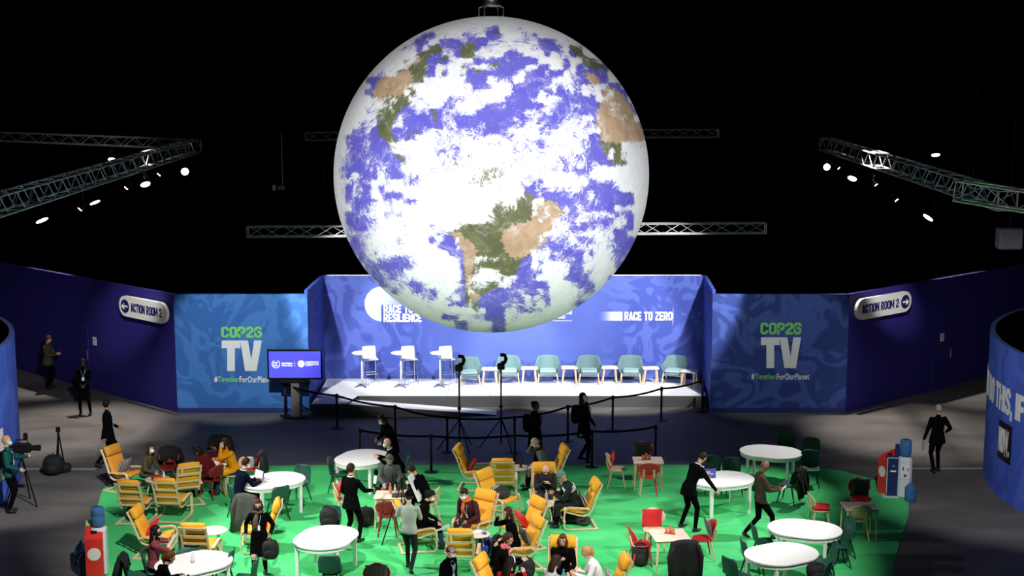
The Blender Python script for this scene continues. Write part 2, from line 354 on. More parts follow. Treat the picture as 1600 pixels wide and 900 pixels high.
w_st = MB(); w_st.box((0, .06, 1.79), (11.75, .12, 3.62)); w_st = struct(w_st.build('wall_stage', M_WS)); w_st.location = (0.06, DB, 0)
w_sl = slab('wall_stage_left', (-5.9, DP + .12), (-5.80, DB), 0, WH + .1, .1, marble('swirl_print_return', (.06, .10, .46), (.04, .07, .36), .6, seed=31))
w_sr = slab('wall_stage_right', (5.90, DB), (5.78, DP + .12), 0, WH + .1, .1, w_sl.data.materials[0])
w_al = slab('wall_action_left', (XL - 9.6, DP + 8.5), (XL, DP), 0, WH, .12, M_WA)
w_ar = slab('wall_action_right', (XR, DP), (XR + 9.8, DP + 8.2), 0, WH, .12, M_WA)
m = MB(); m.box((0, 0, 0), (11.5, .04, .03)); o = struct(m.build('trim_3', mat('wall_cap_white', (.6, .65, .8), .5))); o.location = (0.06, DB - .01, 3.61)
for i, (x0, x1) in enumerate(((XL, -5.95), (5.80, XR))):
    m = MB(); m.box(((x0 + x1) / 2, DP - .012, .07), (x1 - x0, .02, .14)); struct(m.build('baseboard_panel_' + ('left' if i == 0 else 'right'), mat('baseboard_navy', (.012, .02, .12), .6)))
# printed texts on the panels
M_LG = mat('print_green', (.20, .62, .15), .6); M_LW = mat('print_white', (.80, .78, .77), .6); M_LWB = mat('print_white_bright', (.85, .87, .95), .6)
def wtext(txt, wall, x0, x1, y0, y1, material, name='lettering', bold=.03, D=DP, fn=None):
    """x0..x1, y0..y1 in the photo's frame on a camera-facing wall at distance D; y0 top, y1 baseline"""
    a = PD(x0, y1, D); b = PD(x1, y0, D)
    o = (btext if txt in ('COP26', 'RACE TO', 'RESILIENCE', 'RACE TO ZERO', 'CONFERENCE') else text)(txt, name, material, b.x - a.x, b.z - a.z, wall, (a.x - wall.location.x, -.003, a.z), bold=bold)
    return o
wtext('COP26', w_pl, 346, 409, 510.5, 527.5, M_LG, bold=.055); 
wtext('#', w_pl, 335, 340, 588.5, 597, M_LW); wtext('Together', w_pl, 341, 373.5, 588, 600, M_LG, bold=.02); wtext('ForOurPlanet', w_pl, 374.5, 425, 588, 597.5, M_LW, bold=.02)
wtext('COP26', w_pr, 1188, 1252.5, 504, 522.5, M_LG, bold=.055)
wtext('#', w_pr, 1174, 1179, 584, 593, M_LW); wtext('Together', w_pr, 1180, 1212.5, 583.5, 595.5, M_LG, bold=.02); wtext('ForOurPlanet', w_pr, 1213.5, 1264.5, 583.5, 593, M_LW, bold=.02)
def tvletters(wall, x0, y0, y1):                     # heavy block letters T V
    def q(x, y): p = PD(x, y, DP); return (p.x - wall.location.x, p.z)
    def poly(pts, name='lettering'):
        m = MB(); pp = [q(*p) for p in pts]
        m.loft([[(x, -.012, z) for x, z in pp], [(x, 0.0, z) for x, z in pp]]); o = m.build(name, M_LW, wall)
    poly([(x0, y0), (x0 + 29, y0), (x0 + 29, y0 + 12), (x0 + 20.5, y0 + 12), (x0 + 20.5, y1), (x0 + 8.5, y1), (x0 + 8.5, y0 + 12), (x0, y0 + 12)])
    poly([(x0 + 29, y0), (x0 + 41, y0), (x0 + 46.2, y0 + 30), (x0 + 50.5, y0), (x0 + 62.5, y0), (x0 + 54.5, y1), (x0 + 36.5, y1)])
tvletters(w_pl, 346.5, 532, 579.5); tvletters(w_pr, 1189, 527, 575)
# stage wall prints
def grad(name, dirn, col=(.85, .88, .98), back=(.095, .140, .50), g0=0., g1=1.):
    m = bpy.data.materials.new(name); m.use_nodes = True; nt = m.node_tree; L = nt.links.new; b = nt.nodes['Principled BSDF']; b.inputs['Roughness'].default_value = .7
    tc = nt.nodes.new('ShaderNodeTexCoord'); sx = nt.nodes.new('ShaderNodeSeparateXYZ'); L(tc.outputs['Object'], sx.inputs[0])
    mr = nt.nodes.new('ShaderNodeMapRange'); mr.inputs['From Min'].default_value = g0; mr.inputs['From Max'].default_value = g1
    mr.interpolation_type = 'SMOOTHSTEP'
    L(sx.outputs[dirn], mr.inputs[0]); mx = nt.nodes.new('ShaderNodeMix'); mx.data_type = 'RGBA'
    mx.inputs['A'].default_value = (*back, 1); mx.inputs['B'].default_value = (*col, 1); L(mr.outputs[0], mx.inputs['Factor']); L(mx.outputs['Result'], b.inputs['Base Color']); return m
a = PD(597.5, 475, DB); rr = 28.0 / (F / (DB * math.cos(TILT) + 7 * math.sin(TILT)))
m = MB(); ring = [(math.cos(t) * rr, math.sin(t) * rr) for t in [PI / 2 + i * PI * 1.0 / 24 for i in range(24)]] + [(-.04, -rr), (-.04, -.02), (1.45, -.02), (1.2, rr * .6), (.6, rr)]
m.loft([[(x, -.004, z) for x, z in ring], [(x, .004, z) for x, z in ring]]); o = m.build('round_emblem', grad('emblem_gradient', 0, col=(.52, .60, .88), g0=.95, g1=-.15), w_st); o.location = (a.x - .06, -.004, a.z)
wtext('RACE TO', w_st, 599.5, 645, 476, 489, M_LWB, D=DB, bold=.045); wtext('RESILIENCE', w_st, 599.5, 658.5, 490, 503, M_LWB, D=DB, bold=.045)
wtext('CONFERENCE', w_st, 846, 894, 485, 491, M_LWB, D=DB, bold=.04); wtext('UK 2021', w_st, 862, 883, 491.8, 497.5, M_LWB, D=DB, bold=.04); wtext('IN PARTNERSHIP WITH ITALY', w_st, 863.5, 894, 500.3, 502, M_LWB, D=DB, bold=.02)
wtext('RACE TO ZERO', w_st, 975.5, 1050.5, 487, 500.5, M_LWB, D=DB, bold=.045)
a = PD(937, 501, DB); b = PD(972.5, 487, DB); m = MB(); m.box(((b.x - a.x) / 2, 0, (b.z - a.z) / 2), (b.x - a.x, .008, b.z - a.z)); o = m.build('gradient_bar', grad('bar_gradient', 0, g0=0, g1=(b.x - a.x)), w_st); o.location = (a.x - .06, -.004, a.z)
a = PD(1051.5, 494, DB); m = MB(); m.loft([[(0, -.005, -.32), (.012, -.005, 0), (0, -.005, .32), (-.012, -.005, 0)], [(0, .003, -.32), (.012, .003, 0), (0, .003, .32), (-.012, .003, 0)]]); o = m.build('star_line', M_LWB, w_st); o.location = (a.x - .06, -.002, a.z)

# ---- stage
m = MB(); Dm = 42.45; Dl = 41.45
xl0 = PD(487, 640, Dl).x; xr0 = 5.76; xa = PD(560, 620, Dm).x
m.box(((-5.75 + xr0) / 2, (Dm + DB) / 2, SZ / 2 - .01), (xr0 + 5.75, DB - Dm - .02, SZ - .02), mi=1)
m.prism([(xl0, Dl), (xa - .25, Dl), (xa, Dm), (-5.75, Dm)], 0, SZ - .02, mi=1)
stage = m.build('stage', [M_STAGE, M_RISER]); tag(stage, 'low stage with black front and white deck below the blue swirl wall', 'stage')
m = MB()                                              # deck boards, seams between them
nb = 9; 
for i in range(nb):
    x0 = -5.75 + (xr0 + 5.75) * i / nb; x1 = -5.75 + (xr0 + 5.75) * (i + 1) / nb
    q = MB(); q.box(((x0 + x1) / 2, (Dm + DB) / 2, SZ - .01), (x1 - x0 - .008, DB - Dm - .02, .02)); q.build('deck_board', M_STAGE, stage)
q = MB(); q.prism([(xl0, Dl), (xa - .25, Dl), (xa, Dm - .005), (-5.75, Dm - .005)], SZ - .02, SZ, 0); q.build('deck_board', M_STAGE, stage)
# ramp in front of the stage
xe = P(776, 640).x; m = MB()
y0, y1 = Dl, Dm - .02; z1 = SZ
vs = [(xa - .22, y0, 0), (xa - .02, y1 - .45, 0), (xa - .02, y1 - .45, z1 - .02), (xa - .22, y0, z1 - .02), (xe, y0, .0), (xe, y1 - .45, .0), (xe, y1 - .45, .02), (xe, y0, .02)]
m.add(vs, ((0, 4, 7, 3), (5, 1, 2, 6), (4, 5, 6, 7), (0, 1, 5, 4), (0, 3, 2, 1), (3, 7, 6, 2)), 0); m.m[-1] = 1
o = m.build('stage_ramp', [M_RISER, M_STAGE]); tag(o, 'long white access ramp sloping down to the floor along the stage front', 'ramp')
del m

# ---- direction signs
def sign(wall, px0, px1, py, h, arrow, label):
    """pill sign on an angled wall; local x along wall, y toward the camera is negative"""
    an = wall.rotation_euler[2]; d = Vector((math.cos(an), math.sin(an), 0)); n = Vector((d.y, -d.x, 0)); o0 = Vector(wall.location) + n * .12
    def hit(px, pyy):
        r = ray(px, pyy); c = Vector((0, 0, CH)); t = (o0 - c).dot(n) / r.dot(n); q = c + r * t; return q
    a = hit(px0, py[0]); b = hit(px1, py[1]); L_ = (Vector((b.x, b.y, 0)) - Vector((a.x, a.y, 0))).length
    t = empty('direction_sign', (a.x, a.y, (a.z + b.z) / 2), -math.degrees(an), label, 'sign')
    r = h / 2; m = MB(); ring = [(r - math.sin(i * PI / 12) * r, math.cos(i * PI / 12) * r) for i in range(13)] + [(L_ - r + math.sin(i * PI / 12) * r, -math.cos(i * PI / 12) * r) for i in range(13)]
    m.loft([[(x, -.05, z) for x, z in ring], [(x, .05, z) for x, z in ring]]); m.build('board', mat('sign_board', (.85, .83, .74), .5), t)
    cx = r * 1.02 if arrow < 0 else L_ - r * 1.02; ri = r * .66
    m = MB(); m.loft([[(cx + math.cos(i * PI / 12) * ri, y, math.sin(i * PI / 12) * ri) for i in range(24)] for y in (-.058, -.05)]); m.build('arrow_disc', M_NAVY, t)
    m = MB(); s = arrow
    for p, q in (((-.62, 0), (.6, 0)), ((.62, 0), (.1, .42)), ((.62, 0), (.1, -.42))):
        m.tube([(cx + s * p[0] * ri, -.061, p[1] * ri), (cx + s * q[0] * ri, -.061, q[1] * ri)], .001, 4, flat=(.028, .004), up=(0, 0, 1) if p[1] == q[1] else (0, 1, 0))
    m.build('arrow', mat('sign_board', (0, 0, 0)), t)
    x0 = 2.0 * r if arrow < 0 else r * .75; x1 = L_ - r * .75 if arrow < 0 else L_ - 2.05 * r
    btext('ACTION ROOM 2', 'lettering', M_NAVY, x1 - x0, h * .42, t, (x0, -.052, -h * .21))
sign(w_al, 188, 262.5, (474, 493), .62, -1, 'white pill shaped ACTION ROOM 2 sign with arrow pointing left')
sign(w_ar, 1337, 1422, (484, 470), .62, 1, 'white pill shaped ACTION ROOM 2 sign with arrow pointing right')
def notice(wall, px, py, label):
    an = wall.rotation_euler[2]; d = Vector((math.cos(an), math.sin(an), 0)); n = Vector((d.y, -d.x, 0)); o0 = Vector(wall.location) + n * (.012 if px < 800 else .030)
    r = ray(px, py); c = Vector((0, 0, CH)); t = (o0 - c).dot(n) / r.dot(n); q = c + r * t
    m = MB(); m.box((0, -.004, 0), (.19, .008, .25)); m.box((0, -.009, .04), (.08, .002, .08), mi=1); m.box((0, -.009, -.06), (.12, .002, .02), mi=1)
    o = m.build('notice', [M_PAPER, mat('notice_print', (.3, .3, .35), .7)]); o.location = q; o.rotation_euler = (0, 0, an); tag(o, label, 'notice')
notice(w_al, 148, 533, 'small white paper notice on the dark blue wall at left')
notice(w_ar, 1472, 527, 'small white paper notice on the dark wall at right')
def door_handle(wall, px, py, label):
    an = wall.rotation_euler[2]; d = Vector((math.cos(an), math.sin(an), 0)); n = Vector((d.y, -d.x, 0)); o0 = Vector(wall.location)
    r = ray(px, py); c = Vector((0, 0, CH)); t = (o0 - c).dot(n) / r.dot(n); q = c + r * t
    do = empty('door_1' if px < 800 else 'door_2', (q.x, q.y, 0), -math.degrees(an)); do['kind'] = 'structure'
    x0 = -.95 if px < 800 else -.95
    m = MB(); m.box((x0 + .5, -.012, 1.02), (.95, .03, 2.04)); m.build('door_leaf', M_WA, do)
    m = MB(); m.tube([(0, -.05, .95), (0, -.05, 1.25)], .014, 8); m.box((0, -.035, .97), (.02, .05, .02)); m.box((0, -.035, 1.22), (.02, .05, .02)); m.build('handle', M_STEEL, do)
door_handle(w_al, 139, 562, ''); door_handle(w_ar, 1483, 557, '')

# ---- round drums with swirl print
def drum(name, cx, cy, rad, h, a0, a1, label, n=72):
    m = MB(); ro, ri = rad, rad - .12; o_ = []; 
    vs = []; fs = []
    for i in range(n + 1):
        t = a0 + (a1 - a0) * i / n; c, s = math.cos(t), math.sin(t)
        vs += [(c * ro, s * ro, 0), (c * ro, s * ro, h), (c * ri, s * ri, h), (c * ri, s * ri, 0)]
    for i in range(n):
        b = i * 4
        for k in range(4): fs.append((b + k, b + (k + 1) % 4, b + 4 + (k + 1) % 4, b + 4 + k))
    fs.append((0, 3, 2, 1)); fs.append((n * 4, n * 4 + 1, n * 4 + 2, n * 4 + 3))
    fl = len(fs); m.add(vs, fs, 0)
    for i in range(n): m.m[i * 4 + 2] = 1; m.m[i * 4 + 1] = 2
    o = m.build(name, [M_WD, M_DARK, mat('drum_rim', (.10, .14, .42), .5)]); o.location = (cx, cy, 0); return tag(o, label, 'wall')
dr = drum('round_wall', 18.6, 33.8, 7.05, 3.62, 0, 2 * PI, 'round blue swirl-print enclosure with white slogan lettering, right of the aisle')
dl = drum('round_wall', -18.95, 33.4, 7.05, 3.62, 0, 2 * PI, 'round blue swirl-print enclosure behind the camera operator, at the left edge')
def bend(o, rad, ang, z, out):                        # wrap flat lettering (x,y) around a drum of radius rad
    me = o.data; n = len(me.vertices); co = np.empty(n * 3, 'f'); me.vertices.foreach_get('co', co); co = co.reshape(-1, 3)
    a = ang + co[:, 0] / rad; r = rad + out + co[:, 2]
    me.vertices.foreach_set('co', np.stack([np.cos(a) * r, np.sin(a) * r, z + co[:, 1]], 1).astype('f').ravel()); me.update()
    o.location = (0, 0, 0); o.rotation_euler = (0, 0, 0)
def drum_ang(dr_, px, py, rad):                       # angle and height where a view ray meets the drum
    r = ray(px, py); ox, oy = -dr_.location.x, -dr_.location.y
    A = r.x ** 2 + r.y ** 2; B = 2 * (r.x * ox + r.y * oy); C_ = ox * ox + oy * oy - rad * rad; D_ = max(0, B * B - 4 * A * C_)
    t = (-B - math.sqrt(D_)) / (2 * A); return math.atan2(oy + r.y * t, ox + r.x * t), CH + r.z * t
def arctext(words, ang, z, h, adv):
    for wd in words:
        w = adv * sum(.5 if c in 'I,.' else 1.0 for c in wd)
        o = btext(wd, 'lettering', M_LW, w, h, dr, (0, 0, 0))
        bend(o, 7.05, ang, z, .004); ang += (w + adv * .55) / 7.05
    return ang
a1, z1 = drum_ang(dr, 1556, 612, 7.05)
if a1 < 0: a1 += 2 * PI
_aF, _zF = drum_ang(dr, 1586, 655, 7.05)
if _aF < 0: _aF += 2 * PI
LH = .62; _adv = .29
_tot = _adv * (3 + 2 + 4 + .5 + .5) + _adv * .55 * 3      # CAN DO THIS, up to IF
arctext(['WE', 'CAN', 'DO', 'THIS,', 'IF'], _aF - (_adv * (2 + 3 + 2 + 4 - .5 + .5) + _adv * .55 * 4) / 7.05, _zF, LH, _adv)
_b0, _bz = drum_ang(dr, 1561, 690, 7.05)
if _b0 < 0: _b0 += 2 * PI
_b1, _ = drum_ang(dr, 1580, 700, 7.05)
if _b1 < 0: _b1 += 2 * PI
m = MB(); wbx = (_b1 - _b0) * 7.05
n = 10; rg = []
for i in range(n + 1):
    t = _b0 + (_b1 - _b0) * i / n; rg.append([(math.cos(t) * r_, math.sin(t) * r_, z_) for r_, z_ in ((7.05, _zF - 1.12), (7.075, _zF - 1.12), (7.075, _zF - .22), (7.05, _zF - .22))])
m.loft(rg); m.build('black_box_panel', M_BLACK, dr)
o = btext('NOW.', 'lettering', M_LW, wbx * .86, .58, dr, (0, 0, 0)); bend(o, 7.05, _b0 + (_b1 - _b0) * .07, _zF - .95, .028)
# poster on the left drum
_p0, _pz = drum_ang(dl, 0, 670, 7.05)
m = MB(); rg = []
for i in range(9):
    t = _p0 - .30 + (.32) * i / 8; rg.append([(math.cos(t) * r_, math.sin(t) * r_, z_) for r_, z_ in ((7.05, .55), (7.07, .55), (7.07, 1.75), (7.05, 1.75))])
m.loft(rg); m.build('poster', mat('poster_cream', (.75, .68, .62), .6), dl)

# ================================================================== GLOBE
CL = '''
999999999999999999999999999999999999999999999999
999999999999999998998877539987999999999999999999
999999999999984387885567216997658989999999999999
999999999999634965347331667867684358789999999999
999999999986748416431137688778966335835889999999
999999999989942426732178887215988485833799999999
999999999986743232688725533410039988499446899999
999999989887215297895478561204884398393632279999
999999967822125283976211444269411733974213499999
999994242342237999997225865598213478964121299999
999988215315899999998733598842224675877768722999
999984313218499999999789999742338654455869393299
999999656744868988566988897322268785443337754299
999988786534588785489997445323234663555522256349
999997753625556335557753222343766653355444155353
999998622374222226654433221354566534666775123629
999956721675433235744445322455776535877764111143
999456213453336767666654335678776579877788111133
984345322454489866777666896568876789877731011144
985356224789997777668999767767674787776641011877
986245325789987766667999889777776898777541183798
975345543345799967667689998877777886776544572799
965536555556899876777789987777778887677554534499
955435565458999777788786557788777877665558989999
964852386227667899999976667786678999975689999999
976646886886678899998777788887764999988935558999
972664848798888999899998788998445676677444146999
983754974338988999999988899998436444563572331438
985525586675479999999999986982489233345566222328
988456788698999999999999945562364645647543329689
984366875768999989999999654412463734556777665648
993335588989999989988998732111127277668655357829
995435688988999699974334311111121178763556567529
996667899898998957511211001111225886776788782389
996367899878999393272012000112337465685468863426
993257988879999961163100012223334624567677865333
996547799888899999433524322224587866422658974368
999936756544789999974366554323487855662778975639
999984543343499999983445233223487999744888984479
999996465547899999983369984234555999822768896469
999999546467698999993799996873359999434479947999
999999945766447999975667558744231599975348844999
999999998468646479844743212466538599997558853999
999999999988876576792442101465765489996785349999
999999999999998898644640026565769499864468999999
999999999999999899999868104875566999888999999999
999999999999999883458765134868988999999999999999
999999999999999999854788734899999999999999999999
'''.split()
CLG = np.array([[int(c) for c in r[:48].ljust(48, '9')] for r in CL], 'f') / 9.0
LAND = [
 [(581,145),(589,129),(600,117),(621,109),(633,93),(653,85),(668,77),(680,68),(690,74),(680,84),(667,90),(668,107),(664,123),(650,140),(645,155),(632,168),(621,178),(618,188),(612,194),(614,216),(624,221),(636,213),(651,203),(651,207),(634,219),(620,224),(616,231),(624,240),(632,250),(640,254),(634,256),(622,248),(611,233),(604,219),(592,213),(589,201),(592,190),(587,177),(583,160)],
 [(720,70),(740,66),(745,77),(737,94),(729,99),(719,87)], [(708,104),(726,100),(730,110),(712,112)], [(764,101),(778,96),(782,102),(768,105)], [(680,74),(690,70),(694,80),(682,84)], [(690,118),(700,110),(700,116),(688,122)], [(773,45),(781,52),(780,56),(774,50)], [(686,92),(706,80),(704,88),(692,96)], [(735,108),(765,104),(745,114)],
 [(672,166),(678,168),(684,190),(680,191),(675,178)], [(676,199),(698,206),(699,209),(680,203)], [(710,213),(722,216),(721,220),(712,217)],
 [(880,66),(893,78),(906,92),(915,103),(932,110),(933,104),(950,112),(960,120),(930,88),(905,70),(890,62)],
 [(913,112),(932,116),(938,131),(936,136),(923,133),(917,122)],
 [(947,134),(958,136),(975,149),(985,164),(1001,195),(1012,230),(1015,290),(1002,310),(985,300),(975,280),(975,264),(955,254),(944,239),(939,225),(937,210),(931,197),(932,181),(936,167),(938,150)],
 [(690,262),(700,255),(730,250),(765,258),(800,268),(815,285),(822,300),(840,310),(867,314),(880,330),(871,345),(864,355),(856,366),(855,377),(835,393),(824,401),(813,410),(811,421),(803,430),(793,435),(785,440),(779,449),(765,455),(752,463),(745,473),(752,488),(744,494),(735,484),(728,474),(726,454),(725,417),(723,394),(719,384),(703,366),(702,355),(691,334),(688,300)],
]
SAND = [
 [(581,145),(589,129),(600,117),(625,112),(640,108),(645,120),(640,140),(625,150),(600,150),(596,170),(588,160)], [(633,93),(655,87),(655,97),(640,104)],
 [(913,112),(932,116),(938,131),(936,136),(923,133),(917,122)],
 [(947,134),(958,136),(975,149),(985,164),(1001,195),(1012,225),(985,228),(940,220),(937,210),(931,197),(932,181),(936,167),(938,150)],
 [(800,352),(830,345),(835,315),(867,314),(880,330),(871,345),(864,355),(856,366),(855,377),(838,390),(820,400),(800,405),(788,390),(782,370),(790,360)],
 [(702,363),(716,362),(735,378),(748,392),(742,405),(738,430),(736,452),(745,460),(750,464),(745,473),(735,470),(728,440),(724,400),(718,380)]]
def inpoly(x, y, poly):
    r = np.zeros(x.shape, bool); n = len(poly); j = n - 1
    for i in range(n):
        xi, yi = poly[i]; xj, yj = poly[j]
        c = ((yi > y) != (yj > y)) & (x < (xj - xi) * (y - yi) / (yj - yi + 1e-9) + xi); r ^= c; j = i
    return r
def globe():
    NU, NV = 640, 320
    th = np.linspace(0.004, PI - .004, NV + 1)[:, None]; ph = np.linspace(0, 2 * PI, NU, endpoint=False)[None, :]
    n = np.stack([np.sin(th) * np.cos(ph), np.sin(th) * np.sin(ph), np.cos(th) * np.ones_like(ph)], -1).reshape(-1, 3)
    v = n * GR
    # printed map: front half carries the Americas side; the back half mirrors it
    view = np.array(_gr); d = n @ view; d = d + (GR / 32.95)
    nm = n - 2 * np.clip(d, 0, None)[:, None] * view; nm /= np.linalg.norm(nm, axis=1)[:, None]
    w = nm * GR + np.array(GC) - np.array((0, 0, CH)); c, s = math.cos(TILT), math.sin(TILT)
    fy = w[:, 1] * c - w[:, 2] * s; fz = w[:, 1] * s + w[:, 2] * c
    px = 800 + F * w[:, 0] / fy; py = 450 - F * fz / fy
    back = d > 0.0
    gx = np.clip((px - 525) / 10, 0, 46.999); gy = np.clip((py - 35) / 10, 0, 46.999)
    ix, iy = gx.astype(int), gy.astype(int); fx, fy_ = gx - ix, gy - iy; fx = fx * fx * (3 - 2 * fx); fy_ = fy_ * fy_ * (3 - 2 * fy_)
    cl = (CLG[iy, ix] * (1 - fx) + CLG[iy, ix + 1] * fx) * (1 - fy_) + (CLG[iy + 1, ix] * (1 - fx) + CLG[iy + 1, ix + 1] * fx) * fy_
    # ragged coasts
    jx = px + 1.6 * np.sin(py * .9 + px * .3) + 1.0 * np.sin(py * 2.1); jy = py + 1.6 * np.sin(px * .8 + 1.3) + 1.0 * np.sin(px * 1.9)
    land = np.zeros(len(v)); sand = np.zeros(len(v))
    for p in LAND: land = np.maximum(land, inpoly(jx, jy, p))
    for p in SAND: sand = np.maximum(sand, inpoly(jx, jy, p))
    i, j = np.meshgrid(np.arange(NV), np.arange(NU), indexing='ij'); k = (j + 1) % NU
    fc = np.stack([i * NU + j, (i + 1) * NU + j, (i + 1) * NU + k, i * NU + k], -1).reshape(-1, 4)
    me = bpy.data.meshes.new('globe_skin'); me.vertices.add(len(v)); me.vertices.foreach_set('co', v.astype('f').ravel())
    me.loops.add(len(fc) * 4); me.loops.foreach_set('vertex_index', fc.astype('i').ravel()); me.polygons.add(len(fc)); me.polygons.foreach_set('loop_start', np.arange(0, len(fc) * 4, 4, dtype='i'))
    me.update(calc_edges=True); me.polygons.foreach_set('use_smooth', [True] * len(fc))
    at = me.color_attributes.new('map', 'FLOAT_COLOR', 'POINT'); at.data.foreach_set('color', np.stack([cl, land, sand, np.ones(len(v))], 1).astype('f').ravel())
    m = bpy.data.materials.new('earth_print'); m.use_nodes = True; nt = m.node_tree; L = nt.links.new; N = nt.nodes.new; b = nt.nodes['Principled BSDF']
    b.inputs['Roughness'].default_value = .55; b.inputs['Specular IOR Level'].default_value = .35
    vc = N('ShaderNodeVertexColor'); vc.layer_name = 'map'; sp = N('ShaderNodeSeparateColor'); L(vc.outputs[0], sp.inputs[0])
    tc = N('ShaderNodeTexCoord')
    def noise(scale, detail, dist=0, src=None, rough=.5, col=False):
        n_ = N('ShaderNodeTexNoise'); n_.inputs['Scale'].default_value = scale; n_.inputs['Detail'].default_value = detail; n_.inputs['Distortion'].default_value = dist; n_.inputs['Roughness'].default_value = rough
        L(src if src else tc.outputs['Object'], n_.inputs['Vector']); return n_.outputs['Color' if col else 'Fac']
    def math_(op, a, b_=None, c_=None):
        n_ = N('ShaderNodeMath'); n_.operation = op
        for i_, q in enumerate((a, b_, c_)):
            if q is None: continue
            if isinstance(q, (int, float)): n_.inputs[i_].default_value = q
            else: L(q, n_.inputs[i_])
        return n_.outputs[0]
    # swirling warp of the lookup vector
    wv = N('ShaderNodeVectorMath'); wv.operation = 'SCALE'; wv.inputs['Scale'].default_value = .9; L(noise(.75, 3, .5, col=True), wv.inputs[0])
    av = N('ShaderNodeVectorMath'); av.operation = 'ADD'; L(tc.outputs['Object'], av.inputs[0]); L(wv.outputs[0], av.inputs[1])
    big = noise(3.2, 12, 2.2, av.outputs[0], .72); fine = noise(15, 9, 1.6, av.outputs[0], .8)
    s1 = math_('ADD', math_('MULTIPLY', math_('SUBTRACT', big, .5), 1.5), math_('MULTIPLY', math_('SUBTRACT', fine, .5), 1.6))
    s2 = math_('ADD', sp.outputs[0], s1)
    mr = N('ShaderNodeMapRange'); mr.interpolation_type = 'SMOOTHSTEP'; mr.inputs['From Min'].default_value = .54; mr.inputs['From Max'].default_value = .78; L(s2, mr.inputs[0])
    def mix(f, a, b_):
        x = N('ShaderNodeMix'); x.data_type = 'RGBA'
        if isinstance(f, float): x.inputs['Factor'].default_value = f
        else: L(f, x.inputs['Factor'])
        for nm, q in (('A', a), ('B', b_)):
            if isinstance(q, tuple): x.inputs[nm].default_value = (*q, 1)
            else: L(q, x.inputs[nm])
        return x.outputs['Result']
    sea = mix(noise(2.2, 4), (.085, .075, .44), (.13, .12, .56))
    gr = mix(noise(3.5, 7), (.040, .065, .03), (.17, .17, .07))
    sd = mix(noise(3.5, 8, .5), (.20, .12, .06), (.58, .42, .28))
    lf = math_('GREATER_THAN', math_('ADD', sp.outputs[1], math_('MULTIPLY', math_('SUBTRACT', noise(14, 6), .5), .9)), .5)
    sf = N('ShaderNodeMapRange'); sf.inputs['From Min'].default_value = .2; sf.inputs['From Max'].default_value = .8; L(math_('ADD', sp.outputs[2], math_('MULTIPLY', math_('SUBTRACT', noise(3.5, 5), .5), 1.1)), sf.inputs[0])
    ld = mix(sf.outputs[0], gr, sd); base = mix(lf, sea, ld)
    hz_ = N('ShaderNodeMapRange'); hz_.interpolation_type = 'SMOOTHSTEP'; hz_.inputs['From Min'].default_value = .50; hz_.inputs['From Max'].default_value = .80; hz_.inputs['To Max'].default_value = .7; L(noise(2.8, 12, 1.2, av.outputs[0], .78), hz_.inputs[0]); base = mix(hz_.outputs[0], base, (.75, .77, .85)); cloud = mix(noise(3, 9, 1.4, av.outputs[0], .7), (.52, .54, .58), (.90, .91, .92))
    L(mix(mr.outputs[0], base, cloud), b.inputs['Base Color'])
    me.materials.append(m)
    root = empty('hanging_globe', GC, 0, 'huge inflatable Earth globe with white clouds hanging above the stage', 'globe')
    o = bpy.data.objects.new('globe_skin', me); COL.objects.link(o); o.parent = root
    # drum motor and yoke above the north pole
    z = GR - .02
    q = MB(); q.lathe([(.10, z + .22), (.20, z + .22), (.21, z + .235), (.21, z + .44), (.19, z + .46), (.10, z + .46)], n=24); q.build('motor_drum', mat('brushed_steel', (.75, .75, .77), .28, 1.0), root, True)
    q = MB(); q.lathe([(.05, z + .46), (.33, z + .47), (.34, z + .50), (.05, z + .52)], n=24); q.build('top_plate', M_BLACK, root)
    q = MB(); q.lathe([(.34, z - .06), (.36, z - .04), (.34, z + .0), (.1, z + .01)], n=24); q.build('crown_ring', M_BLACK, root)
    for k in range(4):
        t = PI / 4 + k * PI / 2 + .3; q = MB(); q.tube([(math.cos(t) * .3, math.sin(t) * .3, z - .03), (math.cos(t) * .31, math.sin(t) * .31, z + .2), (math.cos(t) * .2, math.sin(t) * .2, z + .25)], .022, 6); q.build('bracket', M_STEEL, root)
    for k in range(3):
        t = PI / 6 + k * 2 * PI / 3; q = MB(); q.tube([(math.cos(t) * .32, math.sin(t) * .32, z + .5), (0, 0, z + 1.5)], .008, 6); q.build('sling', M_ALU, root)
    q = MB(); q.tube([(0, 0, z + 1.5), (0, 0, 16.0 - GC.z)], .012, 6); q.build('suspension_cable', M_ALU, root)
globe()

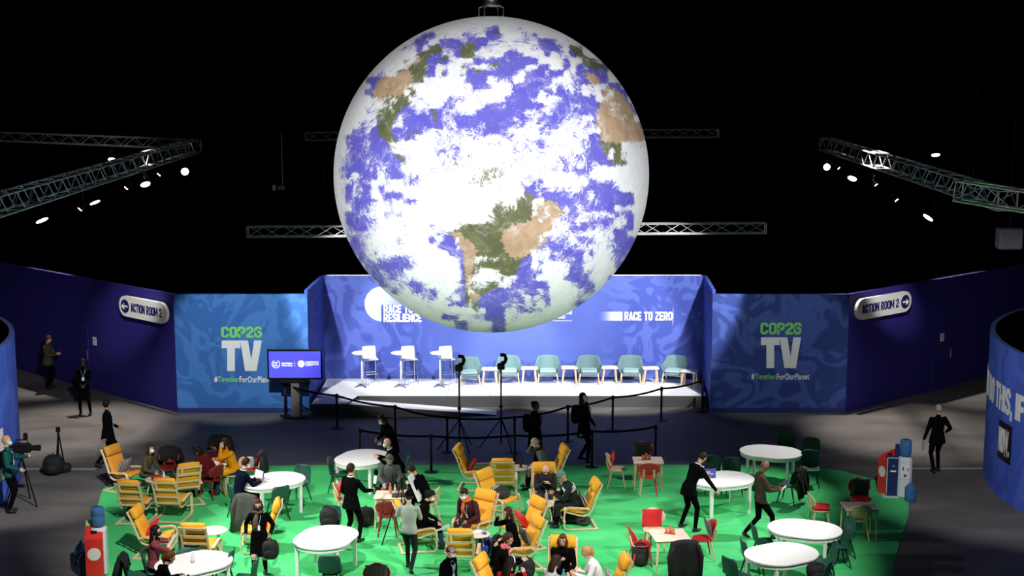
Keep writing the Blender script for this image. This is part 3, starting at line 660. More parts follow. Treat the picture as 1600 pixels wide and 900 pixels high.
# ================================================================== TRUSSES AND LAMPS
def truss(a, b, w, label, bay=.5, kx=True):
    a, b = Vector(a), Vector(b); L_ = (b - a).length; d = (b - a).normalized()
    t = bpy.data.objects.new('truss', None); COL.objects.link(t); t.location = a; t.rotation_euler = d.to_track_quat('X', 'Z').to_euler(); tag(t, label, 'truss')
    h = w / 2; cs = [(-h, -h), (h, -h), (h, h), (-h, h)]
    for y, z in cs: m = MB(); m.tube([(0, y, z), (L_, y, z)], .024, 6); m.build('chord', M_ALU, t)
    n = max(2, int(L_ / bay)); step = L_ / n; m = MB()
    for i in range(n):
        x0, x1 = i * step, (i + 1) * step
        for q in range(4):
            p, r_ = cs[q], cs[(q + 1) % 4]
            if (i + q) % 2: p, r_ = r_, p
            m.tube([(x0, p[0], p[1]), (x1, r_[0], r_[1])], .012, 5)
            if kx and q in (0, 2): m.tube([(x0, r_[0], r_[1]), (x1, p[0], p[1])], .009, 4)
    for x in (0.02, L_ - .02):
        for q in range(4): p, r_ = cs[q], cs[(q + 1) % 4]; m.tube([(x, p[0], p[1]), (x, r_[0], r_[1])], .018, 5)
    o = m.build('lattice', M_ALU, t); o['kind'] = 'stuff'
    for x in (L_ * .15, L_ * .85):
        m = MB(); wz = 15.98; m.tube([Vector((x, 0, h)), Vector((x, 0, h)) + t.rotation_euler.to_matrix().inverted() @ Vector((0, 0, wz - (a + d * x).z - h))], .008, 5); m.build('hoist_chain', M_BLACK, t)
    return t
def pdz(px, py, z): return P(px, py, z)
a, b = PD(386, 362, 43.3), PD(1197, 356, 43.3); truss(a, b, .30, 'straight aluminium truss crossing just above the stage wall, behind the globe')
a, b = PD(477, 213, 52), PD(1123, 208, 52); truss(a, b, .27, 'straight aluminium truss high at the back, behind upper half of the globe')
truss((-10.35, 26.5, 7.4), (-10.2, 47.5, 7.4), .40, 'long lighting truss with lamps running towards the back at left', kx=False)
truss((10.35, 30.6, 7.35), (10.3, 48.5, 7.4), .40, 'long lighting truss with lamps running towards the back at right', kx=False)
truss((-18.8, 52.5, 7.42), (-10.6, 47.6, 7.45), .30, 'aluminium truss meeting the lamp truss at its far end, upper left')
a = PD(1497, 297, 30.2); b = PD(1640, 320, 29.0); truss(a, b, .40, 'bright aluminium truss stub at the right edge above the slogan drum', kx=False)

def lamp(px, py, D, aim, size, label, glow=14, tz=7.15):
    """stage lantern: yoke, can, lens; hangs from the truss"""
    if D is None:
        r_ = ray(px, py); D = 10.3 * r_.y / abs(r_.x)
    p = PD(px, py, D); d = Vector(aim).normalized()
    t = bpy.data.objects.new('stage_lamp', None); COL.objects.link(t); t.location = p; tag(t, label, 'lamp')
    rot = d.to_track_quat('Z', 'Y').to_matrix()
    def T(v): return rot @ Vector(v)
    r = size; m = MB(); rings = []
    for rr_, z in ((r * .55, -r * 3.2), (r * .75, -r * 3.0), (r * .8, -r * 1.2), (r * 1.08, -r * .6), (r * 1.1, .02), (r * .98, .02)):
        rings.append([T((math.cos(2 * PI * j / 16) * rr_, math.sin(2 * PI * j / 16) * rr_, z)) for j in range(16)])
    m.loft(rings); m.build('lamp_can', M_BLACK, t)
    m = MB(); m.loft([[T((math.cos(2 * PI * j / 16) * r * .95, math.sin(2 * PI * j / 16) * r * .95, z)) for j in range(16)] for z in (.02, .03)]); m.build('lens', M_LENS, t)
    top = Vector((0, 0, .28))
    m = MB(); c = T((0, 0, -r * 1.6)); sx = Vector((0, 1, 0)) * r * 1.25
    m.tube([c + sx, c + sx + top * .6, c + top * .75, c - sx + top * .6, c - sx], .012, 4); m.tube([c + top * .75, Vector((c.x, c.y, (15.99 if px == 1462 else 7.24) - p.z))], .015, 6); m.build('yoke', M_BLACK, t)
    return t
LG = 'stage lamps under the trusses'
for px, py, D, aim, s, lb in ((175, 248, 49.8, (.05, -.45, -1), .13, 'stage lamp with bright oval lens below the upper left truss'), (227, 287, None, (.35, -.5, -.85), .14, 'stage lamp with tilted bright lens below middle of the left truss'),
        (289, 268, None, (.25, -1, .05), .12, 'round glaring stage lamp nearest the far end of the left truss'), (65, 343, None, (.45, -.18, -.9), .14, 'stage lamp seen as a bright slit near the left edge'),
        (148, 315, None, (.42, -.18, -.9), .13, 'stage lamp seen as a bright slit midway along the left truss'), (198, 293, None, (-.6, -.3, -.7), .06, 'small stage lamp left of the tilted lens lamp'),
        (249, 272, None, (-.6, -.3, -.7), .06, 'small stage lamp between the two brightest left lamps'), (126, 326, None, (-.6, -.3, -.7), .06, 'small stage lamp low on the left truss between two slit lamps'),
        (1462, 241, 45, (0, -.45, -1), .13, 'stage lamp with bright oval lens alone in the dark at upper right'), (1292, 261, None, (-.25, -1, .05), .11, 'round glaring stage lamp at the far end of the right truss'),
        (1332, 278, None, (-.4, -.5, -.85), .14, 'stage lamp with tilted bright lens below the right truss'), (1451, 339, None, (-.62, -.18, -.8), .14, 'stage lamp seen as a bright slit low on the right truss'),
        (1400, 312, None, (.6, -.3, -.7), .06, 'small stage lamp under the middle of the right truss'), (1368, 288, None, (.6, -.3, -.7), .05, 'tiny stage lamp close under the right truss chord'), (1310, 262, None, (.6, -.3, -.7), .05, 'tiny stage lamp beside the round glaring right lamp')):
    lamp(px, py, D, aim, s, lb)
# small hung device by the left of the globe, faint speaker at right
t = empty('hanging_sensor', PD(440, 293, 43), 0, 'small grey device hanging on a thin rod left of the globe', 'device')
m = MB(); m.tube([(0.03, 0, .05), (0.03, 0, 1.6)], .008, 6); m.build('rod', M_ALU, t)
m = MB(); m.bbox((-.02, 0, 0), (.22, .16, .14), .03); m.build('housing', mat('dull_grey', (.08, .08, .1), .5), t)
m = MB(); m.bbox((-.22, 0, 0), (.08, .1, .16), .01); m.build('side_lamp', mat('grey_plastic', (.4, .4, .4), .5), t)
m = MB(); m.tube([(.15, 0, .04), (.2, 0, -.1), (.17, 0, -.45)], .01, 5); m.build('cable', M_BLACK, t)
t = empty('hanging_speaker', PD(1577, 372, 34), 0, 'dark grey box speaker hanging below the right edge truss', 'speaker')
m = MB(); m.bbox((0, 0, 0), (.55, .35, .5), .03); m.build('cabinet', mat('dull_grey', (0, 0, 0)), t); m = MB(); m.tube([(0, 0, .24), (0, 0, 3.4)], .01, 5); m.build('cable', M_BLACK, t)

# ================================================================== FURNITURE BUILDERS
def b_poang(color='yellow'):
    def f():
        t = bpy.data.objects.new('lounge_armchair', None); COL.objects.link(t)
        # bentwood side: floor runner, front upright, armrest
        for s in (-1, 1):
            pts = [(-.40, .022), (.25, .022), (.32, .035), (.36, .08), (.365, .30), (.35, .46), (.31, .515), (.24, .53), (-.02, .50), (-.20, .475)]
            m = MB(); m.tube([(s * .325, y, z) for y, z in pts], .02, 4, flat=(.030, .012), up=(1, 0, 0)); m.build('arm_frame', M_WOOD, t)
        for y, z in ((-.36, .03), (.355, .2)):
            m = MB(); m.box((0, y, z), (.64, .05, .025)); m.build('cross_rail', M_WOOD, t)
        prof = [(.33, .41), (.30, .405), (.05, .33), (-.10, .30), (-.20, .34), (-.27, .45), (-.34, .65), (-.42, .85), (-.50, 1.0)]
        for s in (-1, 1):
            m = MB(); m.tube([(s * .265, y, z) for y, z in prof], .02, 4, flat=(.022, .013), up=(1, 0, 0)); m.build('back_frame', M_WOOD, t)
        for k, (y, z, a) in enumerate(((-.492, .97, .40), (-.405, .78, .36), (-.33, .60, .32), (-.272, .44, .25))):
            m = MB(); m.box((0, y, z), (.52, .014, .048), (a, 0, 0)); m.build('slat', M_WOOD, t)
        # cushion: seat, back and rolled headrest
        cp = [(.37, .43), (.34, .465), (.08, .40), (-.08, .375), (-.16, .42), (-.22, .52), (-.29, .70), (-.35, .86)]
        m = MB(); w = .25
        def strip(pr, th, w, mb):
            up = []; dn = []
            for i, (y, z) in enumerate(pr):
                a = pr[max(i - 1, 0)]; b = pr[min(i + 1, len(pr) - 1)]; tx, tz = b[0] - a[0], b[1] - a[1]; l = math.hypot(tx, tz); nx, nz = -tz / l, tx / l
                if nz < 0 and i < 3: nx, nz = -nx, -nz
                e = .45 if i in (0, len(pr) - 1) else 1
                up.append((y, z, nx, nz, e))
            rings = []
            for y, z, nx, nz, e in up:
                h = th / 2 * e
                rings.append([(x, y + nx * hh, z + nz * hh) for x, hh in ((-w, -h * .5), (-w + .03, -h), (w - .03, -h), (w, -h * .5), (w, h * .5), (w - .03, h), (w - .12, h * 1.15), (-w + .12, h * 1.15), (-w + .03, h), (-w, h * .5))])
            mb.loft(rings)
        pr = [(y, z) for y, z in cp]
        # consistent normals: from the front edge backwards the outside is up then forward
        def strip2(pr, th, w, mb):
            rings = []
            for i, (y, z) in enumerate(pr):
                a = pr[max(i - 1, 0)]; b = pr[min(i + 1, len(pr) - 1)]; ty, tz = b[0] - a[0], b[1] - a[1]; l = math.hypot(ty, tz); ny, nz = tz / l, -ty / l
                e = .45 if i in (0, len(pr) - 1) else 1; h = th / 2 * e
                rings.append([(x, y + ny * hh, z + nz * hh) for x, hh in ((-w, -h * .5), (-w + .03, -h), (w - .03, -h), (w, -h * .5), (w, h * .5), (w - .03, h), (w - .12, h * 1.15), (-w + .12, h * 1.15), (-w + .03, h), (-w, h * .5))])
            mb.loft(rings)
        strip2(pr, .075, w, m); m.build('cushion', MC[color], t, True)
        m = MB(); strip2([(-.335, .83), (-.345, .87), (-.375, .95), (-.415, 1.02), (-.44, 1.05)], .12, w, m); m.build('headrest', MC[color], t, True)
        m = MB(); m.box((-.17, -.47, .86), (.045, .006, .20), (.38, 0, 0)); m.build('care_tag', mat('tag_cream', (.72, .66, .45), .7), t)
        return t
    return f
MC = {'yellow': M_YEL, 'ochre': mat('ochre_leather', (.55, .22, .02), .6, noise=.15, scale=12)}

def b_green():
    t = bpy.data.objects.new('plastic_chair', None); COL.objects.link(t)
    g = []
    prof = [(.22, .43), (.19, .45), (.05, .445), (-.10, .435), (-.17, .455), (-.205, .52), (-.225, .62), (-.245, .73), (-.262, .82), (-.268, .845)]
    for i, (y, z) in enumerate(prof):
        row = []
        wid = [.19, .215, .225, .22, .215, .215, .22, .215, .19, .15][i]
        for j in range(9):
            u = -1 + 2 * j / 8; side = abs(u) ** 2.2
            row.append((u * wid, y + (side * .055 if i > 4 else 0), z + (side * (.018 if i < 4 else .03 if i == 4 else -.0)) - (side * .02 if i == 9 else 0)))
        g.append(row)
    m = MB(); m.sheet(g, .012); m.build('seat_shell', M_GRN, t, True)
    m = MB(); m.box((0, .0, .415), (.30, .30, .03)); m.build('under_frame', M_GRNL, t)
    for sx, sy in ((-1, 1), (1, 1), (-1, -1), (1, -1)):
        m = MB(); m.tube([(sx * .13, sy * .12, .42), (sx * .205, sy * .215 - .01, 0)], [.022, .013], 6); m.build('leg', M_GRNL, t)
    return t

def b_round(shell, legm, legb=None):
    def f():
        t = bpy.data.objects.new('round_back_chair', None); COL.objects.link(t)
        g = []
        for i in range(7):
            v = -1 + i / 3; row = []
            for j in range(9):
                u = -1 + j / 4; r_ = math.sqrt(max(0, 1 - abs(v) ** 2.3 * .96)); x = u * .235 * r_
                row.append((x, .01 + v * -.0 + v * .225, .425 + .012 * (abs(u) ** 2) - (.02 if v > .9 else 0) + .0))
            g.append([(p[0], p[1] + .0, p[2]) for p in row])
        m = MB(); m.sheet(g, .016); m.build('seat', shell, t, True)
        g = []
        for i in range(9):
            v = -1 + i / 4; row = []
            for j in range(11):
                u = -1 + j / 5; r_ = math.sqrt(max(0, 1 - abs(v) ** 2.4 * .985)); x = u * .26 * r_
                row.append((x, -.235 - v * .055 + .07 * (x / .26) ** 2, .665 + v * .165))
            g.append(row)
        m = MB(); m.sheet(g[::-1], .014); m.build('backrest', shell, t, True)
        for s in (-1, 1):
            m = MB(); m.tube([(s * .12, -.12, .40), (s * .125, -.21, .47), (s * .12, -.262, .66)], .02, 4, flat=(.022, .012), up=(1, 0, 0)); m.build('back_support', legb or legm, t)
        for sx, sy in ((-1, 1), (1, 1), (-1, -1), (1, -1)):
            m = MB(); m.tube([(sx * .15, sy * .13, .412), (sx * .205, sy * .215 - .015, 0)], [.026, .015], 6); m.build('leg', legm if sx > 0 else (legb or legm), t)
        return t
    return f

def stadium(a, L_, n=14):
    """rounded oval, radius a, straight insert L_ along y"""
    return [(math.cos(t) * a, math.sin(t) * a + (L_ / 2 if math.sin(t) >= 0 else -L_ / 2)) for t in [PI * 2 * i / (2 * n) + 1e-6 for i in range(2 * n)]]
def b_oval():
    t = bpy.data.objects.new('oval_table', None); COL.objects.link(t)
    m = MB(); m.prism(stadium(.60, .32), .72, .745); m.build('tabletop', M_WHITE, t)
    m = MB()
    o_ = stadium(.575, .32); i_ = stadium(.555, .32); n = len(o_)
    m.add([(x, y, .64) for x, y in o_] + [(x, y, .72) for x, y in o_] + [(x, y, .64) for x, y in i_] + [(x, y, .72) for x, y in i_], [(j, (j + 1) % n, n + (j + 1) % n, n + j) for j in range(n)] + [(2 * n + j, 3 * n + j, 3 * n + (j + 1) % n, 2 * n + (j + 1) % n) for j in range(n)] + [(j, 2 * n + j, 2 * n + (j + 1) % n, (j + 1) % n) for j in range(n)])
    m.build('apron', M_WHITE, t)
    for sx in (-1, 1):
        for sy in (-1, 1): m = MB(); m.box((sx * .43, sy * .48, .36), (.07, .07, .72), taper=.85); m.build('leg', M_WHITE, t)
    return t
def b_square(w=.72, d=.72, h=.70, top=None):
    def f():
        t = bpy.data.objects.new('square_table', None); COL.objects.link(t)
        m = MB(); m.bbox((0, 0, h - .012), (w, d, .024), .008); m.build('tabletop', M_WOODT, t)
        m = MB(); m.box((0, d * .4, h - .045), (w * .8, .02, .05)); m.box((0, -d * .4, h - .045), (w * .8, .02, .05)); m.box((w * .4, 0, h - .045), (.02, d * .8, .05)); m.box((-w * .4, 0, h - .045), (.02, d * .8, .05)); m.build('apron', M_WOOD, t)
        for sx in (-1, 1):
            for sy in (-1, 1): m = MB(); m.tube([(sx * w * .42, sy * d * .42, h - .024), (sx * w * .46, sy * d * .46, 0)], [.028, .017], 8); m.build('leg', M_WOOD, t)
        return t
    return f
def b_small(r=.27, h=.45):
    def f():
        t = bpy.data.objects.new('side_table', None); COL.objects.link(t)
        m = MB(); m.lathe([(r * .96, h - .022), (r, h - .016), (r, h - .004), (r * .98, h)], n=28); m.build('tabletop', M_WOODT, t)
        for k in range(3):
            a = PI / 2 + k * 2 * PI / 3; m = MB(); m.tube([(math.cos(a) * r * .6, math.sin(a) * r * .6, h - .02), (math.cos(a) * r * .95, math.sin(a) * r * .95, 0)], [.02, .016], 8); m.build('leg', M_WOOD, t)
        return t
    return f
def b_stool():                                        # wooden stool table on stage
    t = bpy.data.objects.new('stage_stool', None); COL.objects.link(t)
    m = MB(); m.bbox((0, 0, .50), (.50, .36, .045), .015); m.build('seat_top', mat('pale_stool_top', (.85, .76, .68), .5), t)
    for sx in (-1, 1):
        for sy in (-1, 1): m = MB(); m.tube([(sx * .17, sy * .11, .48), (sx * .215, sy * .15, 0)], [.035, .024], 8); m.build('leg', M_WOOD, t)
    return t
def b_vedbo():
    t = bpy.data.objects.new('teal_armchair', None); COL.objects.link(t)
    # wraparound shell
    g = []
    n = 33
    for i in range(7):
        v = i / 6.0; row = []
        for j in range(n):
            a = -1 + 2 * j / (n - 1); ang = a * 1.95
            rx, ry = .33 + .035 * v, .29 + .05 * v
            x = math.sin(ang) * rx; y = -math.cos(ang) * ry + .0
            q_ = min(1, max(0, (abs(a) - .50) / .09)); top = .80 - .02 * abs(a) - .22 * (q_ * q_ * (3 - 2 * q_)) - (.05 * max(0, abs(a) - .62) / .38)
            fl = .05 * v if abs(a) > .55 else 0
            zz = .30 + (top - .30) * v
            row.append((x + math.copysign(fl, x), y - .09 * v * (1 if abs(a) < .5 else max(0, 1 - (abs(a) - .5) * 5)), zz))
        g.append(row)
    m = MB(); m.sheet(g, -.03); m.build('shell', M_TEAL, t, True)
    m = MB(); m.bbox((0, .04, .33), (.50, .52, .08), .03); m.build('seat_base', M_TEAL, t)
    m = MB(); m.bbox((0, .06, .41), (.49, .50, .075), .03); m.build('seat_cushion', M_TEALC, t)
    for sx in (-1, 1):
        for sy in (-1, 1): m = MB(); m.tube([(sx * .27, sy * .22 + .03, .36), (sx * .31, sy * .28 + .01, 0)], [.022, .015], 8); m.build('leg', M_WOOD, t)
        m = MB(); m.tube([(sx * .285, -.22, .24), (sx * .285, .28, .24)], .012, 6); m.build('stretcher', M_WOOD, t)
    m = MB(); m.tube([(-.275, .25, .28), (.275, .25, .28)], .014, 6); m.build('stretcher', M_WOOD, t)
    return t
def b_barstool():
    t = bpy.data.objects.new('bar_stool', None); COL.objects.link(t)
    g = []
    prof = [(.20, .745), (.17, .765), (0, .755), (-.12, .75), (-.19, .77), (-.225, .86), (-.24, .97), (-.25, 1.08), (-.252, 1.10)]
    for i, (y, z) in enumerate(prof):
        w = [.19, .21, .22, .22, .22, .22, .21, .20, .18][i]; g.append([(-w + 2 * w * j / 6, y + (.03 * abs(-1 + j / 3) ** 2 if i > 4 else 0), z) for j in range(7)])
    m = MB(); m.sheet(g, .016); m.build('seat_shell', mat('white_gloss_shell', (.86, .87, .88), .35), t, True)
    for s in (-1, 1):
        for sy in (-1, 1): m = MB(); m.tube([(s * .17, sy * .12, .745), (s * .21, sy * .22, 0)], .010, 6); m.build('leg', M_STEEL, t)
    m = MB(); r_ = [(-.19, -.17, .3), (.19, -.17, .3), (.19, .17, .3), (-.19, .17, .3), (-.19, -.17, .3)]; m.tube(r_, .009, 6); m.build('foot_rail', M_STEEL, t)
    return t
def b_bartable():
    t = bpy.data.objects.new('bar_table', None); COL.objects.link(t)
    m = MB(); m.lathe([(.28, 1.03), (.30, 1.036), (.30, 1.05), (.29, 1.056)], n=32); m.build('tabletop', mat('white_gloss_shell', (.86, .87, .88), .35), t)
    m = MB(); m.lathe([(.034, .05), (.034, 1.03)], n=14); m.build('column', mat('satin_column', (.75, .77, .8), .3, .4), t, True)
    for k in range(4): a = PI / 4 + k * PI / 2; m = MB(); m.tube([(0, 0, .07), (math.cos(a) * .26, math.sin(a) * .26, .015)], [.028, .016], 6); m.build('foot', M_STEEL, t)
    return t
def b_post():
    t = bpy.data.objects.new('barrier_post', None); COL.objects.link(t)
    m = MB(); m.lathe([(.18, 0), (.18, .012), (.05, .03), (.03, .05)], n=20); m.build('base', M_BLACK, t)
    m = MB(); m.lathe([(.03, .04), (.03, .90)], n=10); m.build('pole', M_BLACK, t, True)
    m = MB(); m.lathe([(.042, .86), (.042, .97), (.03, .985)], n=12); m.build('belt_head', M_BLACK, t)
    return t

def at(px, py, z=0.0): return P(px, py, z).to_2d().to_3d()
# ------------------------------------------------------------------ stage furniture
for i, (px, lb) in enumerate(((568, 'white bar table with a paper on top, leftmost on the stage'), (629, 'middle of the three white bar tables on stage'), (690, 'white bar table nearest to the teal armchairs'))):
    p = P(px - 2, 604, SZ); place('bartable', b_bartable, (p.x, p.y, SZ), 10, lb, 'table', 'bar tables on the stage')
for i, (px, lb) in enumerate(((577, 'white bar stool with steel legs, leftmost on the stage'), (638, 'middle of the three white bar stools on stage'), (697, 'white bar stool next to the first teal armchair'))):
    p = P(px, 598, SZ); place('barstool', b_barstool, (p.x + .05, p.y + .0, SZ), 162, lb, 'stool', 'bar stools on the stage')
p = P(564, 604, SZ); m = MB(); m.box((0, 0, .004), (.24, .17, .006)); m.box((.03, .03, .011), (.22, .15, .006), (0, 0, .3)); o = m.build('paper_sheets', M_PAPER); o.location = (p.x - .05, p.y, SZ + 1.056); tag(o, 'loose white papers on the leftmost bar table', 'paper')
for px, hd, lb in ((733, 172, 'teal armchair beside the bar stools, leftmost of six'), (795, 178, 'second teal armchair from the left on stage'), (856, 180, 'third teal armchair from the left on stage'), (920, 181, 'fourth teal armchair from the left on stage'),
                   (985, 183, 'fifth teal armchair from the left on stage'), (1053, 200, 'teal armchair turned inwards at the right end of stage')):
    y = 601 if px < 780 else 598.5; p = P(px, y, SZ); place('vedbo', b_vedbo, (p.x, p.y, SZ), hd, lb, 'armchair', 'teal armchairs on the stage')
for px, hd, py, lb in ((765.5, 2, 601.5, 'wooden stool table between first and second teal armchairs'), (827, 0, 600, 'wooden stool table between second and third teal armchairs'), (889.5, 0, 599, 'wooden stool table between third and fourth teal armchairs'),
                   (952, 0, 599, 'wooden stool table between fourth and fifth teal armchairs'), (1016, -3, 600, 'wooden stool table between fifth and sixth teal armchairs'), (1077, 25, 605, 'pale wooden stool table at the right end of stage')):
    p = P(px, py, SZ); place('stagestool', b_stool, (p.x, p.y, SZ), hd, lb, 'stool', 'wooden stool tables on the stage')

# ------------------------------------------------------------------ barriers
def belt(a, b, label, z=.93):
    a = Vector(a); b = Vector(b); m = MB(); n = 8; g = []
    d = (b - a).normalized(); a2 = a + d * .045; b2 = b - d * .045
    rg = []
    for i in range(n + 1):
        t = i / n; p = a2.lerp(b2, t); sag = -.05 * 4 * t * (1 - t); nx = Vector((-d.y, d.x, 0)) * .003
        rg.append([p + nx + Vector((0, 0, z - .028 + sag)), p - nx + Vector((0, 0, z - .028 + sag)), p - nx + Vector((0, 0, z + .028 + sag)), p + nx + Vector((0, 0, z + .028 + sag))])
    m.loft(rg); o = m.build('barrier_belt', M_BLKF); tag(o, label, 'belt', 'retractable belts of the barrier lines')
L1 = [(446, 650, 'at the foot of the screen stand'), (527, 669, 'in front of the left stage corner'), (618, 688, 'in front of the ramp start'), (699, 706, 'left of both tripod stands'), (804, 706, 'just right of the tripod stands'), (887, 688, 'between two dark figures with backpacks'), (957, 672, 'in front of the fourth armchair'), (1033, 657, 'in front of the sixth armchair'), (1097, 643, 'at the right corner of stage')]
BL1 = ['black belt between the screen stand and the stage corner', 'black belt passing the left stage corner', 'black belt crossing before the low end of ramp', 'black belt between the two tripod stands', 'black belt behind the dark figure with hair bun', 'black belt behind the hooded figure with blue mask', 'black belt rising below the fourth and fifth armchairs', 'black belt at the right end of stage']
BL2 = ['black nearer-line belt behind the bald man', 'black nearer-line belt crossing the tripod feet', 'black nearer-line belt behind both silhouetted figures', 'black nearer-line belt ending behind the red chair']
pts1 = [at(a, b) for a, b, _ in L1]
for (a, b, lb), p in zip(L1, pts1): place('post', b_post, p, 0, 'black barrier post ' + lb, 'barrier post', 'black barrier posts')
for i in range(len(L1) - 1): belt(pts1[i], pts1[i + 1], BL1[i])
L2 = [(563, 728, 'behind the round white table at the back'), (674, 738, 'standing alone on the carpet edge, left of centre'), (804, 737, 'behind the rear-view yellow chair near stage'), (925, 730, 'left of the wooden chair with red cushion'), (1024, 722, 'behind the red chair with dark cushion')]
pts2 = [at(a, b) for a, b, _ in L2]
for (a, b, lb), p in zip(L2, pts2): place('post', b_post, p, 0, 'black barrier post ' + lb, 'barrier post', 'black barrier posts')
for i in range(len(L2) - 1): belt(pts2[i], pts2[i + 1], BL2[i])

# ------------------------------------------------------------------ tripod stands near the stage
for px, py, lb in ((718, 703, 'left black tripod stand with small lamp head before the stage'), (783, 700, 'right black tripod stand with small lamp head before the stage')):
    p = at(px, py); t = empty('tripod_stand', p, 0, lb, 'tripod', 'tripod stands before the stage')
    m = MB(); m.tube([(0, 0, .12), (0, 0, 2.15)], .022, 8); m.build('pole', M_BLACK, t)
    m = MB(); m.lathe([(.05, 1.10), (.05, 1.16)], n=10); m.lathe([(.045, .78), (.045, .84)], n=10); o = m.build('collar', M_BLACK, t); o['kind'] = 'stuff'
    for k in range(3):
        a = R(-60 + k * 120); m = MB(); m.tube([(0, 0, .82), (math.cos(a) * .58, math.sin(a) * .58, .01)], .015, 6); m.build('leg', M_BLACK, t)
    m = MB(); m.bbox((0, 0, 2.22), (.2, .16, .16), .02); m.build('lamp_head', M_BLACK, t)
    m = MB(); m.tube([(.0, 0, 2.3), (.1, 0, 2.33), (.13, 0, 2.42), (.1, 0, 2.52), (-.02, 0, 2.53)], .05, 8); m.build('lamp_arm', M_BLACK, t)

# ------------------------------------------------------------------ TV screen on stand
p = at(461, 653); t = empty('presentation_screen', (p.x, p.y, 0), 0, 'flat screen showing blue conference logos on a floor stand, left of stage', 'screen')
sc = F / ((p.y) * math.cos(TILT) + 9 * math.sin(TILT))
a = PD(418.5, 592.5, p.y); b = PD(503.5, 546, p.y); w, h = b.x - a.x, b.z - a.z; cx = (a.x + b.x) / 2 - p.x; zc_ = (a.z + b.z) / 2
m = MB(); m.bbox((cx, 0, zc_), (w, .07, h), .01); m.build('bezel', M_BLACK, t)
m = MB(); m.box((cx, -.038, zc_), (w - .1, .004, h - .1)); m.build('display', mat('screen_blue', (.075, .07, .72), .2, emit=1.0), t)
ME = mat('screen_white', (.85, .86, 1), .3, emit=1.0)
def st(txt, x0, x1, y0, y1, bold=.03):
    q = PD(x0, y1, p.y - .05); r_ = PD(x1, y0, p.y - .05); text(txt, 'logo_text', ME, r_.x - q.x, r_.z - q.z, t, (q.x - p.x, -.045, q.z), bold=bold, depth=.003)
st('United Nations', 440, 457, 566, 569.2); st('Climate Change', 440, 457, 569.8, 573); st('UN CLIMATE CHANGE', 477, 497.5, 564.5, 567.2, .05); st('CONFERENCE UK 2021', 477, 498, 567.8, 570.5, .05); st('IN PARTNERSHIP WITH ITALY', 477.5, 488, 571, 572)
def ringm(cx_, cz_, r0, r1, a0=0, a1=2 * PI, n=20):
    m = MB(); rg = []
    for i in range(n + 1):
        a_ = a0 + (a1 - a0) * i / n; rg.append([(cx_ + math.cos(a_) * r, y, cz_ + math.sin(a_) * r) for r, y in ((r0, -.042), (r1, -.042), (r1, -.046), (r0, -.046))])
    m.loft(rg); return m
q = PD(431, 569, p.y - .05); k = .019
ringm(q.x - p.x, q.z, .10, .118, 2.0, 5.9).build('logo_wreath', ME, t); ringm(q.x - p.x, q.z, .10, .118, -1.0, 1.1).build('logo_wreath', ME, t); ringm(q.x - p.x - .01, q.z, .045, .065, .6, 5.6).build('logo_mark', ME, t); ringm(q.x - p.x + .03, q.z, .03, .045, 1, 5.2).build('logo_mark', ME, t)
q = PD(470.5, 568.5, p.y - .05); ringm(q.x - p.x, q.z, .02, .098).build('logo_globe', ME, t); ringm(q.x - p.x - .02, q.z + .01, .05, .062, 3.0, 5.5).build('logo_swirl', mat('screen_blue', (0, 0, 0)), t)
m = MB(); q = PD(460.5, 569, p.y - .05); m.box((q.x - p.x, -.042, q.z), (.008, .004, .14)); m.build('logo_divider', ME, t)
m = MB(); m.box((.02, .04, .55), (.22, .08, 1.10), taper=1.2); m.build('stand_column', mat('stand_wood', (.16, .13, .12), .6), t)
m = MB(); m.box((0.02, .0, .02), (.7, .36, .04)); m.build('stand_foot', M_BLACK, t)
m = MB(); m.bbox((.02, .02, zc_ - h / 2 - .07), (.9, .10, .09), .02); m.build('speaker_bar', M_BLACK, t)

# ================================================================== CAFE FURNITURE
OV = 'oval white cafe tables'
def oval(px, py, hd, lb):
    p = P(px, py, .74); return place('oval', b_oval, (p.x, p.y, .012), hd, lb, 'table', OV)
T1 = oval(566, 715.5, 20, 'oval white table where the bald man in black leans, back row'); T2 = oval(426, 751, 55, 'oval white table with the open laptop')
T3 = oval(509.5, 840, 15, 'empty oval white table in the foreground, left of centre'); T4 = oval(303, 880, 50, 'oval white table with a drinking glass, bottom left corner')
T5 = oval(1204.5, 706.5, 110, 'empty oval white table farthest back at right, in the dark'); T6 = oval(1128, 749, 70, 'oval white table with the blue box on it')
T7 = oval(1257.5, 827, 110, 'oval white table behind another one, right foreground'); T8 = oval(1221, 866, 60, 'front oval white table at the lower right edge of carpet')
GG = 'dark green plastic chairs'
def green(px, py, hd, lb):
    p = P(px, py, .44); return place('green', b_green, (p.x, p.y, .012), hd, lb, 'chair', GG)
green(529, 741, 95, 'dark green chair left of the bald man table, facing right'); green(623, 739, 262, 'dark green chair under the bald man in black')
green(467, 757, 200, 'dark green chair at the far end of the laptop table'); green(433, 783, 325, 'dark green chair tucked into near side of laptop table')
green(374, 781, 60, 'dark green chair under the laptop user'); gch = green(393, 797, 15, 'dark green chair with grey coat hanging at the laptop table')
green(517, 893, 0, 'dark green chair below the empty foreground oval table'); bch = green(514, 824, 188, 'dark green chair carrying a black bag, centre left')
green(1113, 742, 180, 'dark green chair behind the blue box'); green(1145, 745, 176, 'dark green chair behind the blue box table, right one')
green(1228, 700, 190, 'dark green chair hidden in the dark behind the far right table'); green(1263, 712, 215, 'dark green chair in the dark right of the far right table')
green(1266, 733, 185, 'dark green chair with lit grey seat right of the far oval table'); jch = green(1232, 757, 300, 'dark green chair covered by a black jacket at the far oval table')
green(1315, 840, 250, 'dark green chair turned to the right foreground tables, farthest back'); green(1309, 853, 262, 'dark green chair right of the foreground tables, middle one'); green(1288, 880, 268, 'dark green chair right of the front oval table')
green(1193, 848, 85, 'dark green chair left of the rear foreground table'); green(1177, 873, 82, 'dark green chair left of the front oval table')
